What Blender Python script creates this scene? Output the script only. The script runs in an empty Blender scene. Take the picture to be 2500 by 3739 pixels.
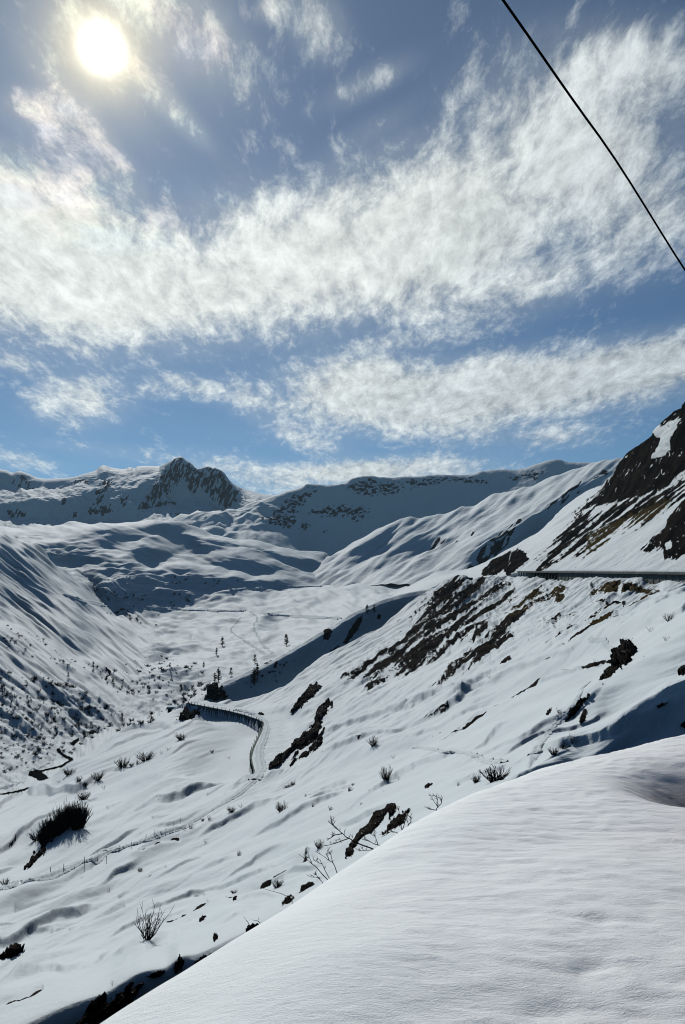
import bpy, math, random
import numpy as np
from mathutils import Vector, Matrix
from mathutils.bvhtree import BVHTree

S = bpy.context.scene
C = S.collection
# ---------------------------------------------------------------- camera
W0, H0, F = 2500.0, 3739.0, 2815.0            # size and focal length of the photograph in pixels
PITCH = math.radians(4.27)
cam_d = bpy.data.cameras.new('camera')
cam = bpy.data.objects.new('camera', cam_d); C.objects.link(cam)
cam.location = (0, 0, 0)
cam.rotation_euler = (math.radians(90) + PITCH, 0, 0)
cam_d.sensor_fit = 'VERTICAL'
cam_d.sensor_height = 36.0
cam_d.lens = 36.0 * F / H0
cam_d.clip_start = 0.05
cam_d.clip_end = 30000
S.camera = cam

def tdir(px, py):
    """pixel -> unit horizontal direction (x, y) and tangent of the elevation"""
    px = np.asarray(px, float); py = np.asarray(py, float)
    x = (px - W0/2)/F; u = (H0/2 - py)/F
    dy = math.cos(PITCH) - math.sin(PITCH)*u
    dz = math.sin(PITCH) + math.cos(PITCH)*u
    h = np.sqrt(x*x + dy*dy)
    return x/h, dy/h, dz/h

def at(px, py, r):
    a, b, t = tdir(px, py)
    return Vector((float(a*r), float(b*r), float(t*r)))

def project(P):
    """world -> pixel, for an (n,3) array"""
    P = np.asarray(P, float)
    f = P[..., 1]*math.cos(PITCH) + P[..., 2]*math.sin(PITCH)
    u = -P[..., 1]*math.sin(PITCH) + P[..., 2]*math.cos(PITCH)
    return W0/2 + F*P[..., 0]/f, H0/2 - F*u/f

# ---------------------------------------------------------------- sun
SUNV = at(370, 178, 1.0).normalized()
sun_d = bpy.data.lights.new('sun', 'SUN')
sun_d.energy = 3.3
sun_d.angle = math.radians(0.55)
sun_d.color = (1.0, 0.975, 0.93)
sun = bpy.data.objects.new('sun', sun_d); C.objects.link(sun)
sun.rotation_euler = SUNV.to_track_quat('Z', 'Y').to_euler()
SUN_EL = math.asin(SUNV.z)
SUN_AZ = math.atan2(SUNV.x, SUNV.y)

# ---------------------------------------------------------------- world: sky with a layer of broken cloud
world = bpy.data.worlds.new('World'); S.world = world
world.use_nodes = True
wn = world.node_tree; wn.nodes.clear()

class NT:
    """tiny helper for node trees"""
    def __init__(s, tree): s.t = tree
    def n(s, typ, **kw):
        nd = s.t.nodes.new(typ)
        for k, v in kw.items(): setattr(nd, k, v)
        return nd
    def put(s, sock, v):
        if hasattr(v, 'bl_idname') or isinstance(v, bpy.types.NodeSocket): s.t.links.new(v, sock)
        else: sock.default_value = v
    def m(s, op, a, b=None, c=None, clamp=False):
        nd = s.n('ShaderNodeMath', operation=op, use_clamp=clamp)
        s.put(nd.inputs[0], a)
        if b is not None: s.put(nd.inputs[1], b)
        if c is not None: s.put(nd.inputs[2], c)
        return nd.outputs[0]
    def vm(s, op, a, b=None, scale=None):
        nd = s.n('ShaderNodeVectorMath', operation=op)
        s.put(nd.inputs[0], a)
        if b is not None: s.put(nd.inputs[1], b)
        if scale is not None: s.put(nd.inputs['Scale'], scale)
        return nd.outputs['Value'] if op in ('DOT_PRODUCT', 'LENGTH', 'DISTANCE') else nd.outputs[0]
    def noise(s, vec, scale, detail=4, rough=0.55, dist=0.0, lac=2.0):
        nd = s.n('ShaderNodeTexNoise')
        if vec is not None: s.put(nd.inputs['Vector'], vec)
        nd.inputs['Scale'].default_value = scale
        nd.inputs['Detail'].default_value = detail
        nd.inputs['Roughness'].default_value = rough
        nd.inputs['Lacunarity'].default_value = lac
        nd.inputs['Distortion'].default_value = dist
        return nd.outputs['Fac']
    def ss(s, x, lo, hi, a=0.0, b=1.0):
        nd = s.n('ShaderNodeMapRange', interpolation_type='SMOOTHSTEP')
        s.put(nd.inputs[0], x); s.put(nd.inputs[1], lo); s.put(nd.inputs[2], hi)
        s.put(nd.inputs[3], a); s.put(nd.inputs[4], b)
        return nd.outputs[0]
    def mix(s, f, a, b, blend='MIX'):
        nd = s.n('ShaderNodeMix', data_type='RGBA', blend_type=blend)
        s.put(nd.inputs[0], f); s.put(nd.inputs[6], a); s.put(nd.inputs[7], b)
        return nd.outputs[2]

w = NT(wn)
out = w.n('ShaderNodeOutputWorld')
bgn = w.n('ShaderNodeBackground')
wn.links.new(bgn.outputs[0], out.inputs[0])
tc = w.n('ShaderNodeTexCoord')
D = tc.outputs['Generated']
sky = w.n('ShaderNodeTexSky', sky_type='NISHITA')
sky.sun_disc = False
sky.sun_elevation = SUN_EL
sky.sun_rotation = SUN_AZ
sky.altitude = 3200
sky.air_density = 0.85
sky.dust_density = 0.25
sky.ozone_density = 1.3
SKY_STRENGTH = 0.057
skyc = w.vm('MULTIPLY', w.vm('SCALE', sky.outputs[0], scale=SKY_STRENGTH), (0.66, 0.945, 1.03))
# the cloud masses: where in the sky they stand (pixel centre -> direction), their extent and density
CLOUDS = [  # px, py, half length, half width, angle (deg, + = rising to the right), weight
    (120, 930, 560, 270, -10, 1.6), (560, 1040, 500, 190, -5, 1.15), (1000, 960, 460, 240, 8, 1.05),
    (1450, 900, 520, 250, 15, 1.3), (1750, 780, 480, 300, 25, 1.05), (2150, 560, 330, 420, 60, 1.0),
    (2330, 260, 190, 380, 75, 0.85), (1250, 740, 330, 130, 30, 0.7), (1900, 1050, 420, 110, 12, 0.75),
    (2350, 800, 300, 170, 30, 0.75), (1350, 480, 250, 60, 25, 0.3), (1900, 380, 170, 150, 40, 0.5),
    (1800, 1430, 620, 115, 5, 1.5), (2350, 1340, 380, 100, 7, 1.4), (1350, 1420, 330, 125, 0, 1.25),
    (1700, 1560, 360, 80, -3, 0.7), (2010, 1590, 180, 45, 0, 0.65), (1500, 1240, 300, 50, 5, 0.55),
    (1350, 1725, 430, 52, 3, 1.1), (950, 1740, 260, 55, -12, 0.75), (1120, 1600, 220, 60, -25, 0.55),
    (300, 1450, 190, 110, 10, 0.72), (700, 1410, 170, 48, -12, 0.6), (560, 1420, 80, 40, 0, 0.5),
    (930, 1460, 170, 70, -22, 0.62), (60, 1320, 130, 50, -20, 0.6), (280, 1270, 170, 50, -20, 0.45),
    (700, 1220, 160, 28, 0, 0.4), (420, 1650, 420, 38, -6, 0.30), (60, 1680, 160, 40, -10, 0.45),
    (650, 40, 330, 150, -35, 0.62), (760, 130, 110, 90, 40, 0.5), (1150, 80, 110, 130, 60, 0.62),
    (150, 400, 150, 80, 10, 0.66), (360, 520, 330, 60, -50, 0.52), (560, 320, 330, 50, -40, 0.52), (640, 90, 260, 110, -25, 0.55), (1350, 300, 200, 60, 20, 0.42),
    (1000, 20, 90, 60, 20, 0.5), (250, 560, 260, 80, -35, 0.5),
]
def unit(px, py): return at(px, py, 1.0).normalized()
cov = None
for (px, py, la, lb, ang, wt) in CLOUDS:
    c = unit(px, py); ca, sa = math.cos(math.radians(ang)), math.sin(math.radians(ang))
    ea = (unit(px + 4*ca, py - 4*sa) - c).normalized()
    eb = (unit(px + 4*sa, py + 4*ca) - c).normalized()
    ka = (unit(px + la*ca, py - la*sa) - c).length
    kb = (unit(px + lb*sa, py + lb*ca) - c).length
    qa = w.vm('DOT_PRODUCT', w.vm('SUBTRACT', D, tuple(c)), tuple(ea/ka))
    qb = w.vm('DOT_PRODUCT', w.vm('SUBTRACT', D, tuple(c)), tuple(eb/kb))
    q = w.m('ADD', w.m('MULTIPLY', qa, qa), w.m('MULTIPLY', qb, qb))
    g = w.m('MULTIPLY', w.m('POWER', math.e, w.m('MULTIPLY', q, -0.9)), wt)
    g = w.m('MULTIPLY', g, w.m('GREATER_THAN', w.vm('DOT_PRODUCT', D, tuple(c)), 0.2))
    cov = g if cov is None else w.m('MAXIMUM', w.m('MULTIPLY', w.m('ADD', cov, g), 0.62), w.m('MAXIMUM', cov, g))
# cloud deck coordinates: the direction met with a flat layer overhead
sep = w.n('ShaderNodeSeparateXYZ'); wn.links.new(D, sep.inputs[0])
zz = w.m('ADD', w.m('MAXIMUM', sep.outputs[2], 0.0), 0.16)
comb = w.n('ShaderNodeCombineXYZ')
w.put(comb.inputs[0], w.m('DIVIDE', sep.outputs[0], zz))
w.put(comb.inputs[1], w.m('DIVIDE', sep.outputs[1], zz))
P2 = comb.outputs[0]
warp = w.n('ShaderNodeTexNoise'); w.put(warp.inputs['Vector'], P2)
warp.inputs['Scale'].default_value = 3.0; warp.inputs['Detail'].default_value = 3
P3 = w.vm('ADD', P2, w.vm('SCALE', w.vm('SUBTRACT', warp.outputs['Color'], (0.5, 0.5, 0.5)), scale=0.10))
mp = w.n('ShaderNodeMapping'); w.put(mp.inputs[0], P3)
mp.inputs['Rotation'].default_value = (0, 0, math.radians(14)); mp.inputs['Scale'].default_value = (1.15, 0.5, 1.0)
n1 = w.noise(mp.outputs[0], 4.6, 9, 0.66, 0.0)
n2 = w.noise(mp.outputs[0], 21.0, 8, 0.72, 0.15)
sv = Vector((SUNV.x, SUNV.y, 0)).normalized()*0.035
n1s = w.noise(w.vm('ADD', mp.outputs[0], (sv.x, sv.y, 0)), 4.6, 7, 0.66, 0.0)
n3 = w.noise(P3, 1.6, 3, 0.5, 0.0)
far_cov = w.m('MULTIPLY', w.ss(n3, 0.54, 0.8), 0.4)            # scattered cloud over the rest of the sky
cvr = w.m('MAXIMUM', cov, w.m('MULTIPLY', far_cov, w.ss(w.vm('DOT_PRODUCT', D, (0, 0.93, 0.36)), 0.55, 0.80, 1.0, 0.0)))
dens = w.m('ADD', cvr, w.m('MULTIPLY', w.m('SUBTRACT', n1, 0.5), 1.6))
dens = w.m('ADD', dens, w.m('MULTIPLY', w.m('SUBTRACT', n2, 0.5), 1.15))
alpha = w.ss(dens, 0.12, 1.0)
veil = w.m('MULTIPLY', w.ss(cvr, 0.0, 0.6), 0.22)
alpha = w.m('MAXIMUM', alpha, veil)
# light through the cloud: thick parts greyer, thin edges brighter, brighter towards the sun
sdot = w.vm('DOT_PRODUCT', D, tuple(SUNV))
nearsun = w.ss(sdot, 0.72, 0.99)
shade = w.m('ADD', w.m('MULTIPLY', w.ss(n2, 0.28, 0.72), 0.34), w.m('MULTIPLY', w.ss(n1, 0.3, 0.75), 0.20))
shade = w.m('ADD', shade, w.m('MULTIPLY', w.m('SUBTRACT', n1, n1s), 0.6))
lum = w.m('ADD', w.m('ADD', 0.33, w.m('MULTIPLY', nearsun, 0.20)), shade)
ccol = w.vm('SCALE', w.mix(nearsun, (0.86, 0.95, 1.0, 1), (0.95, 1.0, 0.95, 1)), scale=lum)
# colours of diffraction in the thin cloud close to the sun
iris = w.n('ShaderNodeTexNoise'); w.put(iris.inputs['Vector'], P3); iris.inputs['Scale'].default_value = 5.0; iris.inputs['Detail'].default_value = 2
ramp = w.n('ShaderNodeValToRGB'); w.put(ramp.inputs[0], iris.outputs['Fac'])
ramp.color_ramp.elements[0].position = 0.36; ramp.color_ramp.elements[0].color = (0.80, 1.0, 1.05, 1)
ramp.color_ramp.elements[1].position = 0.66; ramp.color_ramp.elements[1].color = (1.0, 0.92, 1.05, 1)
for pos_, col_ in ((0.46, (1.0, 1.0, 0.80, 1)), (0.55, (1.12, 0.90, 0.80, 1))):
    e_ = ramp.color_ramp.elements.new(pos_); e_.color = col_
ccol = w.mix(w.m('MULTIPLY', w.ss(sdot, 0.972, 0.996), 0.6), ccol, w.vm('SCALE', w.vm('MULTIPLY', ccol, ramp.outputs[0]), scale=1.25))
skymix = w.mix(w.m('MULTIPLY', alpha, 0.93), skyc, ccol)
# aureole of the veiled sun
ang = w.m('ARCCOSINE', w.m('MINIMUM', sdot, 1.0))
core = w.m('MULTIPLY', w.m('POWER', math.e, w.m('MULTIPLY', w.m('POWER', w.m('DIVIDE', ang, 0.0168), 2.0), -1.0)), 3.4)
halo = w.m('MULTIPLY', w.m('POWER', math.e, w.m('MULTIPLY', w.m('POWER', w.m('DIVIDE', ang, 0.045), 1.4), -1.0)), 0.80)
halo = w.m('MULTIPLY', halo, w.ss(n1, 0.2, 0.8, 0.6, 1.4))
wide = w.m('ADD', w.m('MULTIPLY', w.m('POWER', math.e, w.m('DIVIDE', ang, -0.12)), 0.16), w.m('MULTIPLY', w.m('POWER', math.e, w.m('DIVIDE', ang, -0.34)), 0.13))
gl = w.vm('ADD', w.vm('SCALE', (1.0, 0.97, 0.9), scale=core), w.vm('SCALE', (1.0, 0.78, 0.28), scale=halo))
gl = w.vm('ADD', gl, w.vm('SCALE', (0.95, 0.98, 0.98), scale=wide))
fin = w.vm('ADD', skymix, gl)
wn.links.new(fin, bgn.inputs[0]); bgn.inputs[1].default_value = 1.0

HAZE = 2.7e-5
# ---------------------------------------------------------------- picture settings
S.view_settings.view_transform = 'Standard'
S.view_settings.look = 'None'
S.view_settings.exposure = 0.0
S.view_settings.gamma = 1.0
S.view_settings.use_curve_mapping = False
S.render.engine = 'CYCLES'
S.cycles.use_denoising = True
S.cycles.filter_width = 1.0
S.cycles.max_bounces = 5
S.cycles.diffuse_bounces = 0
world.cycles.sampling_method = 'NONE'
S.cycles.glossy_bounces = 2
S.cycles.transparent_max_bounces = 4
S.cycles.sample_clamp_indirect = 4.0

# ---------------------------------------------------------------- numeric helpers
class Perlin:
    def __init__(s, seed):
        rs = np.random.RandomState(seed)
        s.p = rs.permutation(1024).astype(np.int32)
        a = rs.rand(1024)*2*np.pi
        s.gx = np.cos(a).astype(np.float32); s.gy = np.sin(a).astype(np.float32)
    def __call__(s, x, y):
        x = np.asarray(x, np.float32); y = np.asarray(y, np.float32)
        xf = np.floor(x); yf = np.floor(y)
        xi = xf.astype(np.int32); yi = yf.astype(np.int32)
        dx = x - xf; dy = y - yf
        u = dx*dx*dx*(dx*(dx*6 - 15) + 10); v = dy*dy*dy*(dy*(dy*6 - 15) + 10)
        p = s.p
        def g(i, j, ax, ay):
            h = p[(p[i & 1023] + j) & 1023]
            return s.gx[h]*ax + s.gy[h]*ay
        n00 = g(xi, yi, dx, dy); n10 = g(xi + 1, yi, dx - 1, dy)
        n01 = g(xi, yi + 1, dx, dy - 1); n11 = g(xi + 1, yi + 1, dx - 1, dy - 1)
        a = n00 + u*(n10 - n00); b = n01 + u*(n11 - n01)
        return (a + v*(b - a))*1.5
PN = [Perlin(100 + i) for i in range(8)]
def fbm(x, y, o=4, k=0, gain=0.5):
    r = 0; a = 1.0; f = 1.0; tot = 0
    for i in range(o):
        r = r + a*PN[(k + i) % 8](x*f + 17.3*i, y*f - 9.1*i); tot += a; a *= gain; f *= 2.03
    return r/tot
def ridged(x, y, o=4, k=0, gain=0.55):
    r = 0; a = 1.0; f = 1.0; tot = 0
    for i in range(o):
        r = r + a*(1 - np.abs(PN[(k + i) % 8](x*f + 7.7*i, y*f + 3.3*i))*1.6); tot += a; a *= gain; f *= 2.07
    return r/tot
def sstep(x, lo, hi):
    t = np.clip((x - lo)/(hi - lo), 0, 1); return t*t*(3 - 2*t)
def streak(px, py, ang, lng, wid, o=3, k=0):
    """noise drawn out along a direction of the surface (ang in degrees, rising to the right)"""
    a = math.radians(ang); ca, sa = math.cos(a), math.sin(a)
    return fbm((px*ca - py*sa)/lng, (px*sa + py*ca)/wid, o, k)
def pchip(xk, yk, x):
    xk = np.asarray(xk, float); yk = np.asarray(yk, float)
    one = yk.ndim == 1
    if one: yk = yk[:, None]
    h = np.diff(xk)[:, None]; dl = np.diff(yk, axis=0)/h
    d = np.zeros_like(yk)
    if len(xk) > 2:
        a, b = dl[:-1], dl[1:]
        w1 = 2*h[1:] + h[:-1]; w2 = h[1:] + 2*h[:-1]
        ok = a*b > 0
        with np.errstate(divide='ignore', invalid='ignore'):
            hm = (w1 + w2)/(w1/a + w2/b)
        d[1:-1] = np.where(ok, hm, 0)
    d[0] = dl[0]; d[-1] = dl[-1]
    i = np.clip(np.searchsorted(xk, x, side='right') - 1, 0, len(xk) - 2)
    t = ((x - xk[i])/(xk[i + 1] - xk[i]))[:, None]; hh = h[i]
    r = (yk[i]*(1 + 2*t)*(1 - t)**2 + d[i]*hh*t*(1 - t)**2 + yk[i + 1]*t*t*(3 - 2*t) + d[i + 1]*hh*t*t*(t - 1))
    return r[:, 0] if one else r
def poly_sd(px, py, poly):
    """signed distance (pixels, + inside) to a polygon"""
    q = np.asarray(poly, float); n = len(q)
    ins = np.zeros(px.shape, bool); dm = np.full(px.shape, 1e9)
    for i in range(n):
        x1, y1 = q[i]; x2, y2 = q[(i + 1) % n]
        c = ((y1 > py) != (y2 > py)) & (px < (x2 - x1)*(py - y1)/((y2 - y1) if y2 != y1 else 1e-9) + x1)
        ins ^= c
        ex, ey = x2 - x1, y2 - y1
        t = np.clip(((px - x1)*ex + (py - y1)*ey)/(ex*ex + ey*ey + 1e-9), 0, 1)
        dm = np.minimum(dm, np.hypot(px - x1 - t*ex, py - y1 - t*ey))
    return np.where(ins, dm, -dm)
def line_d(px, py, line):
    q = np.asarray(line, float); dm = np.full(px.shape, 1e9)
    for i in range(len(q) - 1):
        x1, y1 = q[i]; x2, y2 = q[i + 1]; ex, ey = x2 - x1, y2 - y1
        t = np.clip(((px - x1)*ex + (py - y1)*ey)/(ex*ex + ey*ey + 1e-9), 0, 1)
        dm = np.minimum(dm, np.hypot(px - x1 - t*ex, py - y1 - t*ey))
    return dm
def area(px, py, poly, feather):
    q = np.asarray(poly, float); f = np.zeros(px.shape)
    m = (px > q[:, 0].min() - feather) & (px < q[:, 0].max() + feather) & (py > q[:, 1].min() - feather) & (py < q[:, 1].max() + feather)
    if m.any(): f[m] = np.clip(0.5 + poly_sd(px[m], py[m], poly)/(2*feather), 0, 1)
    return f
def stroke(px, py, line, wid):
    q = np.asarray(line, float); f = np.zeros(px.shape)
    m = (px > q[:, 0].min() - wid*2) & (px < q[:, 0].max() + wid*2) & (py > q[:, 1].min() - wid*2) & (py < q[:, 1].max() + wid*2)
    if m.any(): f[m] = np.clip(1 - line_d(px[m], py[m], line)/wid, 0, 1)
    return f

# ---------------------------------------------------------------- object helpers
def tag(o, label=None, cat=None, group=None, kind=None):
    if label: o['label'] = label
    if cat: o['category'] = cat
    if group: o['group'] = group
    if kind: o['kind'] = kind
    return o
def empty(name, loc=(0, 0, 0)):
    o = bpy.data.objects.new(name, None); o.empty_display_size = 0.3
    o.location = loc; C.objects.link(o); return o
def mesh_obj(name, V, Fc, mat, parent=None, smooth=False, loc=None):
    me = bpy.data.meshes.new(name)
    me.from_pydata([tuple(v) for v in V], [], [tuple(f) for f in Fc])
    me.materials.append(mat)
    if smooth: me.shade_smooth()
    o = bpy.data.objects.new(name, me); C.objects.link(o)
    if loc is not None: o.location = loc
    if parent: o.parent = parent
    return o
def grid_mesh(name, P, mat, attrs=None, smooth=True, keep=None):
    """P (rows, cols, 3) -> one sheet"""
    nr, nc = P.shape[:2]
    idx = np.arange(nr*nc).reshape(nr, nc)
    q = np.stack([idx[:-1, :-1], idx[:-1, 1:], idx[1:, 1:], idx[1:, :-1]], -1).reshape(-1, 4)
    if keep is not None: q = q[keep.reshape(-1)]
    me = bpy.data.meshes.new(name)
    me.vertices.add(nr*nc); me.vertices.foreach_set('co', P.reshape(-1).astype(np.float32))
    n = len(q)
    me.loops.add(n*4); me.loops.foreach_set('vertex_index', q.reshape(-1).astype(np.int32))
    me.polygons.add(n); me.polygons.foreach_set('loop_start', (np.arange(n)*4).astype(np.int32))
    me.polygons.foreach_set('loop_total', np.full(n, 4, np.int32))
    me.update(calc_edges=True)
    if smooth: me.polygons.foreach_set('use_smooth', np.ones(n, bool))
    for k, a in (attrs or {}).items():
        at_ = me.attributes.new(k, 'FLOAT', 'POINT'); at_.data.foreach_set('value', a.reshape(-1).astype(np.float32))
    me.materials.append(mat)
    o = bpy.data.objects.new(name, me); C.objects.link(o)
    return o, q

# ---------------------------------------------------------------- materials
def new_mat(name):
    m = bpy.data.materials.new(name); m.use_nodes = True
    t = m.node_tree; t.nodes.clear(); n = NT(t)
    o = n.n('ShaderNodeOutputMaterial'); b = n.n('ShaderNodeBsdfPrincipled')
    t.links.new(b.outputs[0], o.inputs[0])
    b.inputs['Specular IOR Level'].default_value = 0.0
    return m, n, b

def terrain_mat(name, scale, bump, rock_cols=((0.008, 0.008, 0.008), (0.030, 0.026, 0.022)), bump_dist=0.1, snow=(0.580, 0.645, 0.668)):
    """snow with bare rock, scree and grass where the mesh says so; `scale` = size of the fine break-up in 1/m"""
    m, n, b = new_mat(name)
    geo = n.n('ShaderNodeNewGeometry'); P = geo.outputs['Position']
    ra = n.n('ShaderNodeAttribute', attribute_name='rock').outputs['Fac']
    ga = n.n('ShaderNodeAttribute', attribute_name='grass').outputs['Fac']
    f1 = n.noise(P, scale, 5, 0.65)
    f2 = n.noise(P, scale*0.23, 4, 0.6)
    k = n.m('ADD', ra, n.m('MULTIPLY', n.m('SUBTRACT', f1, 0.5), 0.85))
    rk = n.ss(k, 0.46, 0.56)
    rockc = n.mix(n.ss(f2, 0.35, 0.7), (*rock_cols[0], 1), (*rock_cols[1], 1))
    grassc = n.mix(f1, (0.022, 0.017, 0.008, 1), (0.065, 0.050, 0.022, 1))
    rg = n.mix(n.ss(n.m('ADD', ga, n.m('MULTIPLY', n.m('SUBTRACT', f2, 0.5), 0.6)), 0.4, 0.6), rockc, grassc)
    sn = n.mix(n.ss(f2, 0.3, 0.7), (*snow, 1), (snow[0]*0.95, snow[1]*0.955, snow[2]*0.96, 1))
    n.put(b.inputs['Base Color'], n.mix(rk, sn, rg))
    b.inputs['Roughness'].default_value = 0.75
    n.put(b.inputs['Specular IOR Level'], n.m('MULTIPLY', n.m('SUBTRACT', 1.0, rk), 0.12))
    bp = n.n('ShaderNodeBump'); bp.inputs['Strength'].default_value = bump; bp.inputs['Distance'].default_value = bump_dist
    n.put(bp.inputs['Height'], n.m('ADD', f1, n.m('MULTIPLY', f2, 1.5)))
    n.put(b.inputs['Normal'], bp.outputs[0])
    return m

M_bank, n, b = new_mat('old_snow_with_dust')
geo = n.n('ShaderNodeNewGeometry'); P = geo.outputs['Position']
da = n.n('ShaderNodeAttribute', attribute_name='dust').outputs['Fac']
mpn = n.n('ShaderNodeMapping'); n.put(mpn.inputs[0], P); mpn.inputs['Scale'].default_value = (1.0, 2.6, 1.0)
mpn.inputs['Rotation'].default_value = (0, 0, math.radians(-12))
fa = n.noise(mpn.outputs[0], 11.0, 6, 0.65, 0.4); fb = n.noise(P, 0.5, 4, 0.55); fc = n.noise(P, 130, 3, 0.7); fd = n.noise(P, 420, 2, 0.7)
dustf = n.m('MULTIPLY', da, n.m('ADD', n.ss(fb, 0.3, 0.75, 0.3, 0.9), n.m('MULTIPLY', n.m('SUBTRACT', fa, 0.5), 0.7)), clamp=True)
cs = n.mix(dustf, (0.82, 0.872, 0.872, 1), (0.80, 0.765, 0.765, 1))
pit = n.n('ShaderNodeAttribute', attribute_name='pit').outputs['Fac']
cs = n.mix(n.m('MULTIPLY', pit, 0.75), cs, (0.34, 0.27, 0.25, 1))
n.put(b.inputs['Base Color'], cs); b.inputs['Roughness'].default_value = 0.55
b.inputs['Specular IOR Level'].default_value = 0.35
bp = n.n('ShaderNodeBump'); bp.inputs['Strength'].default_value = 0.65; bp.inputs['Distance'].default_value = 0.013
n.put(bp.inputs['Height'], n.m('ADD', n.m('ADD', n.m('MULTIPLY', fc, 0.55), n.m('MULTIPLY', fd, 0.30)), n.m('MULTIPLY', fa, 1.2)))
n.put(b.inputs['Normal'], bp.outputs[0])

M_near = terrain_mat('slope_snow', 1.1, 0.5, bump_dist=0.16)
M_cliff = terrain_mat('mountain_snow_and_rock', 0.35, 0.6, ((0.006, 0.006, 0.006), (0.022, 0.018, 0.015)), 0.8)
M_valley = terrain_mat('valley_snow', 0.25, 0.5, bump_dist=0.6)
M_far = terrain_mat('far_snow_and_rock', 0.045, 0.5, ((0.007, 0.008, 0.010), (0.022, 0.023, 0.025)), 4.0)

def plain_mat(name, c1, c2, scale, rough=0.85, bump=0.4, dist=0.05, lo=0.35, hi=0.7):
    m, n, b = new_mat(name)
    P = n.n('ShaderNodeNewGeometry').outputs['Position']
    f = n.noise(P, scale, 5, 0.65)
    n.put(b.inputs['Base Color'], n.mix(n.ss(f, lo, hi), (*c1, 1), (*c2, 1)))
    b.inputs['Roughness'].default_value = rough
    bp = n.n('ShaderNodeBump'); bp.inputs['Strength'].default_value = bump; bp.inputs['Distance'].default_value = dist
    n.put(bp.inputs['Height'], f); n.put(b.inputs['Normal'], bp.outputs[0])
    return m
M_twig = plain_mat('alder_bark', (0.020, 0.016, 0.013), (0.060, 0.047, 0.038), 30, bump=0.2, dist=0.002)
M_dry = plain_mat('dry_stalk', (0.10, 0.085, 0.06), (0.20, 0.17, 0.12), 30, bump=0.2, dist=0.002)
M_larch = plain_mat('larch_bark', (0.020, 0.018, 0.016), (0.055, 0.048, 0.040), 3, bump=0.2, dist=0.01)
M_conc = plain_mat('weathered_concrete', (0.10, 0.12, 0.11), (0.22, 0.235, 0.215), 0.8, bump=0.3, dist=0.03)
M_concg = plain_mat('gallery_concrete', (0.17, 0.18, 0.165), (0.32, 0.325, 0.29), 0.6, bump=0.3, dist=0.03)
M_dark = plain_mat('near_black', (0.010, 0.010, 0.011), (0.022, 0.021, 0.021), 0.7)
M_steel = plain_mat('galvanised_steel', (0.10, 0.105, 0.11), (0.20, 0.20, 0.21), 4, rough=0.5, bump=0.1, dist=0.005)
M_wood = plain_mat('grey_wood', (0.05, 0.04, 0.032), (0.12, 0.10, 0.08), 6, bump=0.2, dist=0.01)
M_snowp = plain_mat('piled_snow', (0.56, 0.625, 0.648), (0.58, 0.645, 0.668), 1.2, rough=0.7, bump=0.3, dist=0.06)
M_water = plain_mat('dark_stream_water', (0.004, 0.005, 0.005), (0.012, 0.013, 0.012), 0.8, rough=0.7, bump=0.3, dist=0.05)
M_cable = plain_mat('black_cable_sheath', (0.008, 0.008, 0.009), (0.014, 0.014, 0.015), 20, rough=0.5, bump=0.05, dist=0.001)
def rock_mat(name, scale, c1, c2):
    m, n, b = new_mat(name)
    g = n.n('ShaderNodeNewGeometry'); P = g.outputs['Position']
    f1 = n.noise(P, scale, 6, 0.68); f2 = n.noise(P, scale*0.3, 3, 0.6)
    c = n.mix(n.ss(f1, 0.3, 0.75), (*c1, 1), (*c2, 1))
    c = n.mix(n.m('MULTIPLY', n.ss(f2, 0.6, 0.75), 0.5), c, (0.032, 0.025, 0.014, 1))
    nz = n.n('ShaderNodeSeparateXYZ'); n.put(nz.inputs[0], g.outputs['Normal'])
    sn = n.ss(n.m('ADD', nz.outputs[2], n.m('MULTIPLY', n.m('SUBTRACT', f1, 0.5), 0.7)), 1.04, 1.12)
    n.put(b.inputs['Base Color'], n.mix(sn, c, (0.62, 0.64, 0.655, 1)))
    b.inputs['Roughness'].default_value = 0.85
    bp = n.n('ShaderNodeBump'); bp.inputs['Strength'].default_value = 0.8; bp.inputs['Distance'].default_value = 0.3/scale
    n.put(bp.inputs['Height'], f1); n.put(b.inputs['Normal'], bp.outputs[0])
    return m
M_rock = rock_mat('dark_wet_rock', 1.6, (0.006, 0.006, 0.006), (0.036, 0.031, 0.027))
M_rockn = rock_mat('dark_near_rock', 5.0, (0.006, 0.006, 0.006), (0.036, 0.030, 0.025))

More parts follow.
